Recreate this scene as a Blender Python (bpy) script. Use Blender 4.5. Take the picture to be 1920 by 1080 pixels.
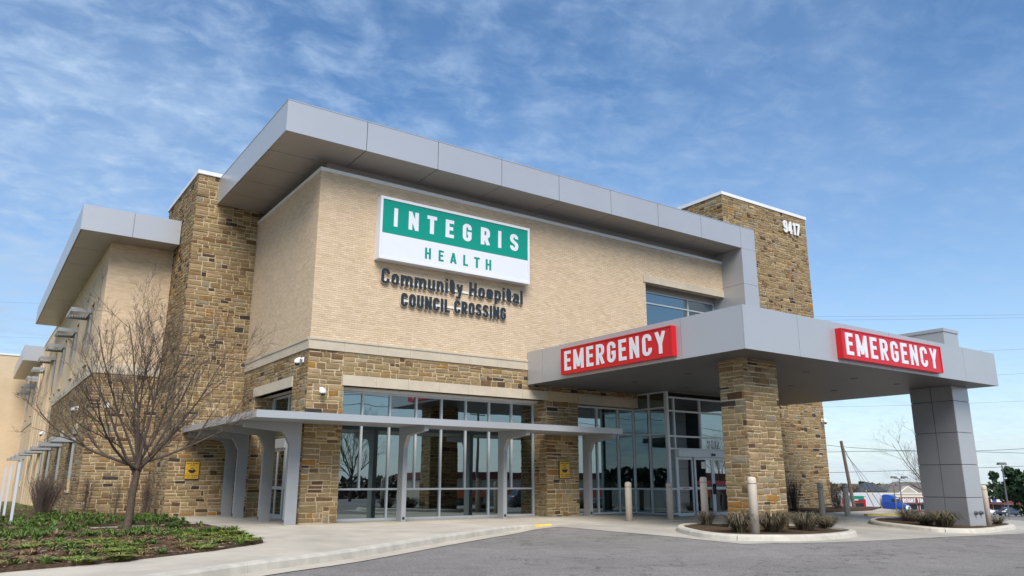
import bpy, bmesh, math, random
from mathutils import Vector, Matrix
from mathutils.geometry import delaunay_2d_cdt
for o in list(bpy.data.objects): bpy.data.objects.remove(o)
SC = bpy.context.scene
COL = SC.collection
R = math.radians
rng = random.Random(7)

# ------------------------------------------------------------------ camera
cam = bpy.data.cameras.new('camera'); co = bpy.data.objects.new('camera', cam); COL.objects.link(co)
cam.sensor_width = 36; cam.lens = 36*1438.25/1920; cam.clip_start = .1; cam.clip_end = 6000
CAM = Vector((-8.183, -22.610, 1.25))
F_ = Vector((0.55378, 0.79622, 0.24364)); R_ = Vector((0.82072, -0.57133, 0.00168)); U_ = Vector((-0.14054, -0.19903, 0.96986))
m = Matrix((R_, U_, -F_)).transposed().to_4x4(); m.translation = CAM
co.matrix_world = m
SC.camera = co
SC.render.resolution_x, SC.render.resolution_y = 1024, 576

# ------------------------------------------------------------------ world + sun
SUN_AZ, SUN_EL = 207.0, 46.0          # azimuth clockwise from +Y
W = bpy.data.worlds.new('World'); SC.world = W; W.use_nodes = True
nt = W.node_tree; nt.nodes.clear()
def wn(t, **k):
    n = nt.nodes.new(t)
    for a, b in k.items(): setattr(n, a, b)
    return n
def wl(a, b): nt.links.new(a, b)
def wmath(op, a, b=None, c=None, clamp=False):
    n = wn('ShaderNodeMath', operation=op, use_clamp=clamp)
    for i, q in enumerate((a, b, c)):
        if q is None: continue
        if isinstance(q, (int, float)): n.inputs[i].default_value = q
        else: wl(q, n.inputs[i])
    return n.outputs[0]
sky = wn('ShaderNodeTexSky', sky_type='NISHITA', sun_disc=False)
sky.sun_elevation = R(SUN_EL); sky.sun_rotation = R(SUN_AZ); sky.altitude = 350; sky.air_density = 1.0; sky.dust_density = .6; sky.ozone_density = 2.2
hs = wn('ShaderNodeHueSaturation'); hs.inputs['Saturation'].default_value = 1.22; hs.inputs['Value'].default_value = 1.0
wl(sky.outputs[0], hs.inputs['Color'])
tc = wn('ShaderNodeTexCoord'); sp = wn('ShaderNodeSeparateXYZ'); wl(tc.outputs['Generated'], sp.inputs[0])
zz = wmath('ADD', wmath('MAXIMUM', sp.outputs[2], 0.0), .16)
cx = wmath('DIVIDE', sp.outputs[0], zz); cy = wmath('DIVIDE', sp.outputs[1], zz)
cb = wn('ShaderNodeCombineXYZ'); wl(cx, cb.inputs[0]); wl(cy, cb.inputs[1])
def cloudnoise(scale, detail, rough, off, sx=1, sy=1, rot=0, dist=0):
    mp = wn('ShaderNodeMapping'); mp.inputs['Location'].default_value = off; mp.inputs['Scale'].default_value = (sx, sy, 1); mp.inputs['Rotation'].default_value = (0, 0, R(rot))
    wl(cb.outputs[0], mp.inputs[0])
    n = wn('ShaderNodeTexNoise'); n.inputs['Scale'].default_value = scale; n.inputs['Detail'].default_value = detail; n.inputs['Roughness'].default_value = rough; n.inputs['Distortion'].default_value = dist
    wl(mp.outputs[0], n.inputs['Vector']); return n.outputs[0]
def ramp(v, lo, hi):
    n = wn('ShaderNodeMapRange', interpolation_type='SMOOTHSTEP'); n.inputs[1].default_value = lo; n.inputs[2].default_value = hi; wl(v, n.inputs[0]); return n.outputs[0]
puff = ramp(cloudnoise(8.5, 8, .6, (3.1, 1.7, 0), 1.0, 1.25, 35, .35), .33, .72)
fine = ramp(cloudnoise(13., 4, .55, (1.1, 7.7, 0), 1, 1.1, 20, .1), .36, .70)
veil = ramp(cloudnoise(1.1, 4, .5, (8.2, 4.4, 0), 1, 1.3, 35, .2), .25, .75)
bank = ramp(wmath('ADD', wmath('MULTIPLY', sp.outputs[0], -R_.x), wmath('MULTIPLY', sp.outputs[1], -R_.y)), -.62, .55)   # the cloud deck thins towards one side
cover = wmath('ADD', wmath('MULTIPLY', bank, .72), .28)
c1 = wmath('MULTIPLY', wmath('MULTIPLY', puff, wmath('ADD', wmath('MULTIPLY', fine, .6), .5)), .72); c2 = wmath('MULTIPLY', veil, .58)
dens = wmath('MULTIPLY', wmath('ADD', c1, c2), cover, clamp=True)
hz = wmath('MULTIPLY', wmath('POWER', 2.718, wmath('MULTIPLY', wmath('MAXIMUM', sp.outputs[2], 0.0), -7.0)), .80)
hm = wn('ShaderNodeMix', data_type='RGBA'); wl(hz, hm.inputs[0]); wl(hs.outputs[0], hm.inputs[6]); hm.inputs[7].default_value = (4.2, 5.0, 5.6, 1)
mx = wn('ShaderNodeMix', data_type='RGBA'); wl(dens, mx.inputs[0]); wl(hm.outputs[2], mx.inputs[6]); mx.inputs[7].default_value = (2.75, 3.75, 5.2, 1)
bg = wn('ShaderNodeBackground'); bg.inputs[1].default_value = .10
wl(mx.outputs[2], bg.inputs[0]); ow = wn('ShaderNodeOutputWorld'); wl(bg.outputs[0], ow.inputs[0])

sun = bpy.data.lights.new('sun', 'SUN'); sun.energy = 2.8; sun.angle = R(38); sun.color = (1, .95, .885)
so = bpy.data.objects.new('sun', sun); COL.objects.link(so)
sv = Vector((math.sin(R(SUN_AZ))*math.cos(R(SUN_EL)), math.cos(R(SUN_AZ))*math.cos(R(SUN_EL)), math.sin(R(SUN_EL))))
so.rotation_euler = sv.to_track_quat('Z', 'Y').to_euler(); so.location = (0, -30, 60)
SC.view_settings.view_transform = 'Standard'; SC.view_settings.look = 'None'; SC.view_settings.exposure = 0.75; SC.view_settings.gamma = 1
SC.view_settings.use_curve_mapping = False
SC.render.engine = 'CYCLES'

# ------------------------------------------------------------------ materials
def mat(name, col, rough=.6, metal=0., spec=.5, var=.12, vscale=3., bump=0., bscale=40., var2=0., v2scale=.4, attr=None, coat=0., emit=0., sat=0.):
    """principled material with two scales of tonal variation and fine relief, all in world space"""
    M = bpy.data.materials.new(name); M.use_nodes = True; t = M.node_tree; N = t.nodes; L = t.links
    b = N['Principled BSDF']; b.inputs['Roughness'].default_value = rough; b.inputs['Metallic'].default_value = metal
    b.inputs['Specular IOR Level'].default_value = spec; b.inputs['Coat Weight'].default_value = coat
    g = N.new('ShaderNodeNewGeometry')
    if attr == 'object': s = N.new('ShaderNodeObjectInfo'); base = s.outputs['Color']
    elif attr: s = N.new('ShaderNodeAttribute'); s.attribute_name = attr; base = s.outputs['Color']
    else: s = N.new('ShaderNodeRGB'); s.outputs[0].default_value = (*col, 1); base = s.outputs[0]
    for amp, scl in ((var, vscale), (var2, v2scale)):
        if amp <= 0: continue
        n = N.new('ShaderNodeTexNoise'); n.inputs['Scale'].default_value = scl; n.inputs['Detail'].default_value = 6; n.inputs['Roughness'].default_value = .6
        L.new(g.outputs['Position'], n.inputs['Vector'])
        r = N.new('ShaderNodeMapRange'); r.inputs[1].default_value = .25; r.inputs[2].default_value = .75; r.inputs[3].default_value = 1-amp; r.inputs[4].default_value = 1+amp
        L.new(n.outputs[0], r.inputs[0])
        v = N.new('ShaderNodeVectorMath'); v.operation = 'SCALE'; L.new(base, v.inputs[0]); L.new(r.outputs[0], v.inputs['Scale']); base = v.outputs[0]
    L.new(base, b.inputs['Base Color'])
    if bump > 0:
        n = N.new('ShaderNodeTexNoise'); n.inputs['Scale'].default_value = bscale; n.inputs['Detail'].default_value = 5
        L.new(g.outputs['Position'], n.inputs['Vector'])
        u = N.new('ShaderNodeBump'); u.inputs['Strength'].default_value = bump; u.inputs['Distance'].default_value = .02
        L.new(n.outputs[0], u.inputs['Height']); L.new(u.outputs[0], b.inputs['Normal'])
    if emit: b.inputs['Emission Color'].default_value = (*col, 1); b.inputs['Emission Strength'].default_value = emit
    return M
MT = {}
def mk(k, *a, **kw): MT[k] = mat(k, *a, **kw)
mk('stone', (.3, .22, .12), rough=.85, spec=.25, var=.22, vscale=9, bump=.6, bscale=26, attr='object')
mk('stone_mass', (.3, .22, .12), rough=.85, spec=.25, var=.22, vscale=9, bump=.6, bscale=26, attr='col')
mk('mortar', (.54, .425, .265), rough=.95, spec=.1, var=.12, vscale=6, bump=.3, bscale=60)
mk('brick', (.5, .4, .3), rough=.85, spec=.2, var=.03, vscale=14, var2=.05, v2scale=.5, bump=.15, bscale=70, attr='col')
mk('brick_mortar', (.53, .415, .285), rough=.95, spec=.1, var=.06, vscale=5)
mk('limestone', (.50, .43, .325), rough=.85, spec=.2, var=.08, vscale=4, var2=.08, v2scale=.9, bump=.12, bscale=50)
mk('silver_panel', (.445, .45, .46), rough=.34, metal=.35, var=.03, vscale=.5, spec=.5, bump=.10, bscale=.9)
mk('silver_soffit', (.40, .375, .355), rough=.38, metal=.25, var=.05, vscale=.5)
mk('white_coping', (.72, .72, .71), rough=.45, var=.05, vscale=2)
mk('dark_joint', (.03, .03, .032), rough=.8, var=0)
mk('steel_grey', (.32, .33, .335), rough=.5, metal=.2, var=.05, vscale=3, var2=.05)
mk('mullion', (.58, .60, .61), rough=.42, metal=.3, var=.03)
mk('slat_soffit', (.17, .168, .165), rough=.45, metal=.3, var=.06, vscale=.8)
mk('column_panel_shaded', (.25, .25, .262), rough=.5, metal=.3, var=.04, vscale=1.2, var2=.05)  # column sides: shade under the canopy put into a darker base than the front
mk('interior_wall', (.25, .24, .22), rough=.9, var=.05)
mk('interior_dark', (.06, .06, .062), rough=.9, var=.1)
mk('curtain', (.42, .46, .46), rough=.9, var=.05)
mk('sign_white', (.68, .69, .72), rough=.3, var=.01)
mk('sign_green', (.0, .25, .175), rough=.3, var=.01)
mk('sign_red', (.55, .004, .009), rough=.32, var=.02)
mk('sign_red_dark', (.36, .01, .015), rough=.35, var=.02)
mk('letter_dark', (.018, .023, .026), rough=.4, var=.03)
mk('letter_side', (.72, .69, .62), rough=.5, var=.03)
mk('sign_yellow', (.62, .36, .03), rough=.45, var=.05)
mk('sign_black', (.02, .018, .015), rough=.5, var=0)
mk('camera_white', (.8, .8, .8), rough=.35, var=.02)
mk('black_gloss', (.01, .01, .012), rough=.08, var=0)
mk('concrete', (.47, .42, .34), rough=.88, spec=.25, var=.13, vscale=1.4, var2=.20, v2scale=.33, bump=.15, bscale=60)
mk('concrete_kerb', (.50, .465, .39), rough=.88, spec=.25, var=.16, vscale=3.2, var2=.1, v2scale=.8, bump=.25, bscale=50)
mk('concrete_drive', (.40, .37, .315), rough=.85, spec=.25, var=.13, vscale=1.2, var2=.22, v2scale=.3, bump=.15, bscale=60)
mk('kerb_yellow', (.62, .45, .10), rough=.75, var=.25, vscale=7)
mk('mulch', (.09, .06, .038), rough=.95, spec=.1, var=.5, vscale=16, var2=.3, v2scale=2, bump=1.0, bscale=30)
mk('chip', (.15, .09, .05), rough=.95, spec=.1, var=.2, attr='col')
mk('lawn', (.13, .13, .045), rough=.95, spec=.1, var=.35, vscale=4, var2=.25, v2scale=.7, bump=.8, bscale=40)
mk('terrain', (.17, .15, .09), rough=.95, spec=.1, var=.25, vscale=.2, var2=.2, v2scale=.02)
mk('leafblade', (.06, .12, .025), rough=.6, spec=.3, var=.15, vscale=5, attr='col')
mk('bark', (.11, .08, .06), rough=.95, spec=.1, var=.35, vscale=18, bump=.9, bscale=35)
mk('twig', (.095, .072, .058), rough=.9, spec=.15, var=.25, vscale=6)
mk('bollard', (.56, .48, .39), rough=.7, var=.07, vscale=5)
mk('asphalt', (.12, .115, .112), rough=.9)
mk('wood_pole', (.16, .115, .08), rough=.95, var=.3, vscale=8)
mk('wire', (.06, .06, .065), rough=.6, var=0)
mk('guard_yellow', (.75, .55, .12), rough=.5, var=.05)
mk('truck_blue', (.01, .06, .32), rough=.25, coat=.5, var=.02)
mk('white_paint', (.52, .54, .57), rough=.4, var=.03)
mk('car_slate', (.04, .055, .085), rough=.22, coat=.6, var=.02)
mk('car_white', (.7, .72, .74), rough=.25, coat=.5, var=.02)
mk('car_dark', (.02, .022, .025), rough=.2, coat=.6, var=.02)
mk('rubber', (.015, .015, .015), rough=.8, var=.1)
mk('chrome', (.55, .56, .58), rough=.25, metal=.9, var=.02)
mk('tail_red', (.5, .01, .01), rough=.3, var=0)
mk('roof_shingle', (.13, .11, .095), rough=.95, var=.15, vscale=1.2)
mk('roof_slate', (.045, .052, .065), rough=.9, var=.15, vscale=1.2)
mk('siding', (.42, .37, .29), rough=.85, var=.06, vscale=.8)
mk('trim_white', (.74, .73, .70), rough=.6, var=.03)
mk('brick_red', (.15, .045, .035), rough=.9, var=.12, vscale=1.5)
mk('store_cream', (.58, .52, .42), rough=.85, var=.06)
mk('window_dark', (.02, .023, .027), rough=.12, var=0)
mk('awning_orange', (.62, .12, .03), rough=.8, var=.08)
mk('street_green', (.0, .18, .12), rough=.5, var=.02)
mk('lamp_grey', (.10, .10, .105), rough=.6, var=.05)
mk('pine', (.032, .062, .03), rough=.85, spec=.2, var=.35, vscale=2.5)
mk('hedge', (.10, .085, .06), rough=.95, spec=.1, var=.4, vscale=.6)

def tweak_asphalt():
    M = MT['asphalt']; t = M.node_tree; N = t.nodes; L = t.links; b = N['Principled BSDF']
    for n in list(N):
        if n.type not in ('BSDF_PRINCIPLED', 'OUTPUT_MATERIAL'): N.remove(n)
    b.inputs['Specular IOR Level'].default_value = .12
    g = N.new('ShaderNodeNewGeometry')
    def noise(s, d=4, ro=.6):
        n = N.new('ShaderNodeTexNoise'); n.inputs['Scale'].default_value = s; n.inputs['Detail'].default_value = d; n.inputs['Roughness'].default_value = ro; L.new(g.outputs['Position'], n.inputs['Vector']); return n.outputs[0]
    def rmp(v, a, b_, c, d):
        r = N.new('ShaderNodeMapRange'); r.inputs[1].default_value = a; r.inputs[2].default_value = b_; r.inputs[3].default_value = c; r.inputs[4].default_value = d; L.new(v, r.inputs[0]); return r.outputs[0]
    def mul(a, b_):
        n = N.new('ShaderNodeMath'); n.operation = 'MULTIPLY'; L.new(a, n.inputs[0]); L.new(b_, n.inputs[1]); return n.outputs[0]
    agg = rmp(noise(38, 3, .75), .3, .7, .55, 1.5)
    mid = rmp(noise(2.2, 6), .3, .7, .90, 1.10)
    big = rmp(noise(.22, 4), .3, .7, .86, 1.14)
    # long fine cracks: thin zero crossings of a noise
    cr = noise(.55, 8, .62)
    ab = N.new('ShaderNodeMath'); ab.operation = 'ABSOLUTE'; su = N.new('ShaderNodeMath'); su.operation = 'SUBTRACT'; L.new(cr, su.inputs[0]); su.inputs[1].default_value = .47; L.new(su.outputs[0], ab.inputs[0])
    gate = rmp(noise(.16, 2), .42, .50, 1.0, 0.0)
    crk = rmp(ab.outputs[0], .0015, .006, .35, 1.0)
    mxx = N.new('ShaderNodeMath'); mxx.operation = 'MAXIMUM'; L.new(crk, mxx.inputs[0]); L.new(gate, mxx.inputs[1])
    spots = rmp(noise(1.1, 3, .5), .66, .74, 1.0, .72)
    v = mul(mul(mul(mul(agg, mid), big), mxx.outputs[0]), spots)
    sc = N.new('ShaderNodeVectorMath'); sc.operation = 'SCALE'; sc.inputs[0].default_value = (.215, .198, .182); L.new(v, sc.inputs['Scale']); L.new(sc.outputs[0], b.inputs['Base Color'])
    u = N.new('ShaderNodeBump'); u.inputs['Strength'].default_value = .5; u.inputs['Distance'].default_value = .01; L.new(noise(120, 3, .7), u.inputs['Height']); L.new(u.outputs[0], b.inputs['Normal'])
tweak_asphalt()

def glass_mat(name, tint, refl, base):
    M = bpy.data.materials.new(name); M.use_nodes = True; t = M.node_tree; N = t.nodes; L = t.links; N.clear()
    tr = N.new('ShaderNodeBsdfTransparent'); tr.inputs[0].default_value = (*tint, 1)
    gl = N.new('ShaderNodeBsdfGlossy'); gl.inputs['Color'].default_value = (*refl, 1); gl.inputs['Roughness'].default_value = .0
    g = N.new('ShaderNodeNewGeometry'); n = N.new('ShaderNodeTexNoise'); n.inputs['Scale'].default_value = .9; n.inputs['Detail'].default_value = 1
    L.new(g.outputs['Position'], n.inputs['Vector'])
    u = N.new('ShaderNodeBump'); u.inputs['Strength'].default_value = .035; u.inputs['Distance'].default_value = .05; L.new(n.outputs[0], u.inputs['Height']); L.new(u.outputs[0], gl.inputs['Normal'])
    fr = N.new('ShaderNodeFresnel'); fr.inputs[0].default_value = 1.5
    ad = N.new('ShaderNodeMath'); ad.operation = 'ADD'; ad.use_clamp = True; ad.inputs[1].default_value = base; L.new(fr.outputs[0], ad.inputs[0])
    mx = N.new('ShaderNodeMixShader'); L.new(ad.outputs[0], mx.inputs[0]); L.new(tr.outputs[0], mx.inputs[1]); L.new(gl.outputs[0], mx.inputs[2])
    o = N.new('ShaderNodeOutputMaterial'); L.new(mx.outputs[0], o.inputs[0]); return M
MT['glass'] = glass_mat('glass', (.10, .18, .19), (.64, .76, .78), .36)
MT['glass_door'] = glass_mat('glass_door', (.3, .38, .38), (.75, .82, .84), .38)

def brick_tex(name):
    """distant brickwork: courses too fine to tell apart"""
    M = bpy.data.materials.new(name); M.use_nodes = True; t = M.node_tree; N = t.nodes; L = t.links; b = N['Principled BSDF']; b.inputs['Roughness'].default_value = .9; b.inputs['Specular IOR Level'].default_value = .2
    g = N.new('ShaderNodeNewGeometry'); s = N.new('ShaderNodeSeparateXYZ'); L.new(g.outputs['Position'], s.inputs[0])
    a = N.new('ShaderNodeMath'); a.operation = 'ADD'; L.new(s.outputs[0], a.inputs[0]); L.new(s.outputs[1], a.inputs[1])
    c = N.new('ShaderNodeCombineXYZ'); L.new(a.outputs[0], c.inputs[0]); L.new(s.outputs[2], c.inputs[1])
    br = N.new('ShaderNodeTexBrick'); br.inputs['Scale'].default_value = 1; br.inputs['Brick Width'].default_value = .203; br.inputs['Row Height'].default_value = .0677; br.inputs['Mortar Size'].default_value = .006
    br.inputs['Color1'].default_value = (.61, .472, .318, 1); br.inputs['Color2'].default_value = (.585, .448, .295, 1); br.inputs['Mortar'].default_value = (.55, .44, .30, 1)
    L.new(c.outputs[0], br.inputs['Vector'])
    n = N.new('ShaderNodeTexNoise'); n.inputs['Scale'].default_value = .6; n.inputs['Detail'].default_value = 4; L.new(g.outputs['Position'], n.inputs['Vector'])
    r = N.new('ShaderNodeMapRange'); r.inputs[1].default_value = .3; r.inputs[2].default_value = .7; r.inputs[3].default_value = .92; r.inputs[4].default_value = 1.08; L.new(n.outputs[0], r.inputs[0])
    v = N.new('ShaderNodeVectorMath'); v.operation = 'SCALE'; L.new(br.outputs[0], v.inputs[0]); L.new(r.outputs[0], v.inputs['Scale']); L.new(v.outputs[0], b.inputs['Base Color'])
    u = N.new('ShaderNodeBump'); u.inputs['Strength'].default_value = .4; u.inputs['Distance'].default_value = .008; u.invert = True; L.new(br.outputs['Fac'], u.inputs['Height']); L.new(u.outputs[0], b.inputs['Normal'])
    return M
MT['brick_far'] = brick_tex('brick_far')

# ------------------------------------------------------------------ mesh helpers
class MB:
    def __init__(s): s.v = []; s.f = []; s.c = []
    def add(s, vs, fs, col=None):
        k = len(s.v); s.v += [tuple(q) for q in vs]; s.f += [tuple(i+k for i in f) for f in fs]
        if col is not None: s.c += [col]*len(vs)
        return s
    def box(s, x0, x1, y0, y1, z0, z1, col=None):
        s.add([(x0,y0,z0),(x1,y0,z0),(x1,y1,z0),(x0,y1,z0),(x0,y0,z1),(x1,y0,z1),(x1,y1,z1),(x0,y1,z1)],
              [(0,3,2,1),(4,5,6,7),(0,1,5,4),(1,2,6,5),(2,3,7,6),(3,0,4,7)], col); return s
    def prism(s, poly, ax, a, b):
        """extrude a 2-d polygon along axis ax (0,1,2) from a to b"""
        n = len(poly); idx = [i for i in range(3) if i != ax]; vs = []
        for t in (a, b):
            for p in poly:
                q = [0, 0, 0]; q[ax] = t; q[idx[0]] = p[0]; q[idx[1]] = p[1]; vs.append(q)
        s.add(vs, [tuple(range(n-1, -1, -1)), tuple(range(n, 2*n))]+[(i, (i+1) % n, n+(i+1) % n, n+i) for i in range(n)]); return s
    def tube(s, pts, rad, n=8, col=None, cap=True):
        pts = [Vector(p) for p in pts]; rad = rad if isinstance(rad, (list, tuple)) else [rad]*len(pts)
        vs = []; up = None
        for i, p in enumerate(pts):
            d = (pts[min(i+1, len(pts)-1)]-pts[max(i-1, 0)]).normalized()
            if up is None: up = Vector((0, 0, 1)) if abs(d.z) < .9 else Vector((1, 0, 0))
            a = d.cross(up).normalized(); up = a.cross(d).normalized()
            for k in range(n):
                t = 2*math.pi*k/n; vs.append(p+(a*math.cos(t)+up*math.sin(t))*rad[i])
        fs = [(i*n+k, i*n+(k+1) % n, (i+1)*n+(k+1) % n, (i+1)*n+k) for i in range(len(pts)-1) for k in range(n)]
        if cap: fs += [tuple(range(n-1, -1, -1)), tuple(range((len(pts)-1)*n, len(pts)*n))]
        s.add(vs, fs, col); return s
    def lathe(s, prof, c, n=16):
        vs = [(c[0]+r*math.cos(2*math.pi*k/n), c[1]+r*math.sin(2*math.pi*k/n), c[2]+z) for r, z in prof for k in range(n)]
        m_ = len(prof)
        s.add(vs, [(i*n+k, i*n+(k+1) % n, (i+1)*n+(k+1) % n, (i+1)*n+k) for i in range(m_-1) for k in range(n)]+[tuple(range(n-1, -1, -1)), tuple(range((m_-1)*n, m_*n))]); return s
    def mesh(s, name, mt, smooth=False):
        me = bpy.data.meshes.new(name); me.from_pydata(s.v, [], s.f)
        if s.c:
            a = me.attributes.new('col', 'FLOAT_COLOR', 'POINT'); a.data.foreach_set('color', [q for c in s.c for q in (*c[:3], 1)])
        if mt: me.materials.append(MT[mt])
        if smooth: me.polygons.foreach_set('use_smooth', [True]*len(me.polygons))
        me.update(); return me
def box(*a): return MB().box(*a)
def tag(o, label=None, cat=None, group=None, kind=None):
    if label: o['label'] = label
    if cat: o['category'] = cat
    if group: o['group'] = group
    if kind: o['kind'] = kind
    return o
def obj(name, mb, mt=None, parent=None, smooth=False, kind=None):
    me = mb if isinstance(mb, bpy.types.Mesh) else mb.mesh(name, mt, smooth)
    o = bpy.data.objects.new(name, me); COL.objects.link(o)
    if parent:
        o.parent = parent
        if parent.type == 'EMPTY': o.matrix_parent_inverse = Matrix.Translation(-parent.location)
    if kind: o['kind'] = kind
    return o
def thing(name, loc, label, cat, group=None):
    o = bpy.data.objects.new(name, None); o.empty_display_size = .2; o.location = loc; COL.objects.link(o)
    return tag(o, label, cat, group)
def dup(root, loc, label=None, group=None, rz=0, sc=None):
    r = root.copy(); COL.objects.link(r); r.location = loc; r.rotation_euler.z = rz
    if sc: r.scale = sc
    if label: r['label'] = label
    if group: r['group'] = group
    for ch in list(root.children):
        c = ch.copy(); COL.objects.link(c); c.parent = r; c.matrix_parent_inverse = ch.matrix_parent_inverse.copy()
        for g in list(ch.children):
            d = g.copy(); COL.objects.link(d); d.parent = c; d.matrix_parent_inverse = g.matrix_parent_inverse.copy()
    return r

# ------------------------------------------------------------------ ground heights
def sm(t): t = min(1, max(0, t)); return t*t*(3-2*t)
def gz(x, y):
    z = -min(.9, .0023*max(0, min(x, 26)-3)*max(0, min(-y, 16)))
    if x > 26: z -= .05*min(x-26, 50)*sm((x-26)/10)+.026*max(0, min(x-76, 170))
    if y > 15: z -= .012*min(y-15, 60)
    return z
def rz(x, y): return gz(x, y)-.14*sm((8-x)/4)
def sheet(poly, fn, step, skirt=None):
    """flat-ish sheet inside a polygon following height function fn; optional skirt down by 'skirt'"""
    bd = []
    n = len(poly)
    for i in range(n):
        a = Vector(poly[i]); b = Vector(poly[(i+1) % n]); k = max(1, int((b-a).length/step))
        bd += [a+(b-a)*(j/k) for j in range(k)]
    def inside(p):
        c = False; j = n-1
        for i in range(n):
            xi, yi = poly[i]; xj, yj = poly[j]
            if (yi > p[1]) != (yj > p[1]) and p[0] < (xj-xi)*(p[1]-yi)/(yj-yi)+xi: c = not c
            j = i
        return c
    xs = [p[0] for p in poly]; ys = [p[1] for p in poly]; pts = list(bd); x = min(xs)+step*.5
    while x < max(xs):
        y = min(ys)+step*.5
        while y < max(ys):
            if inside((x, y)): pts.append(Vector((x, y)))
            y += step
        x += step
    nb = len(bd)
    r = delaunay_2d_cdt(pts, [(i, (i+1) % nb) for i in range(nb)], [], 1, 1e-5)
    mb = MB(); mb.add([(p.x, p.y, fn(p.x, p.y)) for p in r[0]], [tuple(f) for f in r[2]])
    if skirt:
        vs = [(p.x, p.y, fn(p.x, p.y)) for p in bd]+[(p.x, p.y, fn(p.x, p.y)-skirt) for p in bd]
        area = sum(poly[i][0]*poly[(i+1) % n][1]-poly[(i+1) % n][0]*poly[i][1] for i in range(n))
        fs = [(i, nb+i, nb+(i+1) % nb, (i+1) % nb) if area > 0 else (i, (i+1) % nb, nb+(i+1) % nb, nb+i) for i in range(nb)]
        mb.add(vs, fs)
    return mb
def gridsheet(xs, ys, fn):
    mb = MB(); nx = len(xs); ny = len(ys)
    mb.add([(x, y, fn(x, y)) for y in ys for x in xs], [(j*nx+i, j*nx+i+1, (j+1)*nx+i+1, (j+1)*nx+i) for j in range(ny-1) for i in range(nx-1)]); return mb
def lin(a, b, s): n = max(1, round((b-a)/s)); return [a+(b-a)*i/n for i in range(n)]
def struct(name, mb, mt, smooth=False): return tag(obj(name, mb, mt, None, smooth), kind='structure')

far = [-3000, -1500, -700, -300, -150]
struct('terrain', gridsheet(far+lin(-80, 260, 6)+[260, 400, 700, 1500, 3000], [-3000, -1500, -700, -300]+lin(-150, 160, 6)+[160, 300, 700, 1500, 3000], lambda x, y: gz(x, y)-.34), 'terrain', True)
struct('asphalt_lot', gridsheet(lin(-70, 2, 2)+lin(2, 10, .5)+lin(10, 30, 1)+lin(30, 240, 3)+[240], lin(-120, -20, 3)+lin(-20, 2, .8)+lin(2, 26, 2)+lin(26, 130, 4)+[130], rz), 'asphalt', True)

KERB = [(-16, -17.4), (-9, -12.95), (-5.81, -10.93), (-4.22, -9.92), (-2.39, -8.91), (0.47, -6.88), (2.96, -5.16), (4.3, -4.2), (5.4, -3.62), (6.6, -3.45)]
def resample(pl, step):
    out = []; pl = [Vector(p) for p in pl]; sm_ = [pl[0]]
    for i in range(len(pl)-1):                                  # catmull-rom
        p0 = pl[max(i-1, 0)]; p1 = pl[i]; p2 = pl[i+1]; p3 = pl[min(i+2, len(pl)-1)]
        for k in range(1, 9):
            t = k/8; sm_.append(.5*((2*p1)+(p2-p0)*t+(2*p0-5*p1+4*p2-p3)*t*t+(3*p1-p0-3*p2+p3)*t**3))
    acc = 0; out = [sm_[0]]
    for a, b in zip(sm_, sm_[1:]):
        acc += (b-a).length
        if acc >= step: out.append(b); acc = 0
    if (out[-1]-sm_[-1]).length > .05: out.append(sm_[-1])
    return out
kl = resample(KERB, .3)
def normals(pl, closed=False):
    out = []; n = len(pl)
    for i in range(n):
        a = pl[(i-1) % n] if closed else pl[max(i-1, 0)]; b = pl[(i+1) % n] if closed else pl[min(i+1, n-1)]
        d = (b-a).normalized(); out.append(Vector((d.y, -d.x)))
    return out
def sweep(pl, prof, zf, closed=False):
    """prof: (offset to the right of travel, dz) points; zf height per point"""
    nn = normals(pl, closed); mb = MB(); k = len(prof); vs = []
    for p, q in zip(pl, nn):
        for o_, dz in prof:
            e = p+q*o_; vs.append((e.x, e.y, zf(e.x, e.y, dz)))
    n = len(pl); fs = []
    for i in range(n if closed else n-1):
        j = (i+1) % n
        fs += [(i*k+a, j*k+a, j*k+a+1, i*k+a+1) for a in range(k-1)]
    if not closed: fs += [tuple(range(k)), tuple(range((n-1)*k+k-1, (n-1)*k-1, -1))]
    mb.add(vs, fs); return mb
# sidewalk slab: behind the kerb up to the building
swk = [(p.x, p.y) for p in kl]
side = swk+[(27, -3.45), (30, -1), (30, 3), (26.7, 3), (26.7, .9), (.4, 1.0), (.8, 1.2), (.8, 5.5), (.1, 6.9), (-2.2, 6.9), (-2.5, 2.2), (-2.5, .9), (-2.46, -.8), (-2.7, -4.4), (-3.0, -6.35), (-4.3, -7.64), (-6.18, -8.89), (-7.57, -9.45), (-16, -13.2)]
struct('sidewalk', sheet(side, lambda x, y: gz(x, y)+.014, .7, skirt=.3), 'concrete')
path = [(-2.5, .9), (-2.5, 2.2), (-14, -.6), (-14, -1.9)]
struct('garden_path', sheet(path, lambda x, y: gz(x, y)+.014, .7, skirt=.3), 'concrete')
kerb = struct('kerb', sweep([kl[0], kl[1]], [(.02, .01), (.02, -.02), (-.1, -.02), (-.1, .01)], lambda x, y, d: gz(x, y)-.05+d), 'concrete_kerb')
i = 0; NP = 10
kprof = [(.06, -.16), (.045, -.02), (.02, .018), (-.13, .022), (-.13, -.2)]
def kz(x, y, d): return gz(x, y)+d if d > -.1 else rz(x, y)-.05
while i < len(kl)-1:
    seg = kl[i:i+NP+1]
    if len(seg) > 1:
        seg = [Vector(q) for q in seg]; d = (seg[1]-seg[0]).normalized(); seg[0] = seg[0]+d*.012
        yellow = seg[0].x > 5.0
        obj('kerb_segment', sweep(seg, kprof, kz), 'kerb_yellow' if yellow else 'concrete_kerb', kerb)
    i += NP
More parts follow.
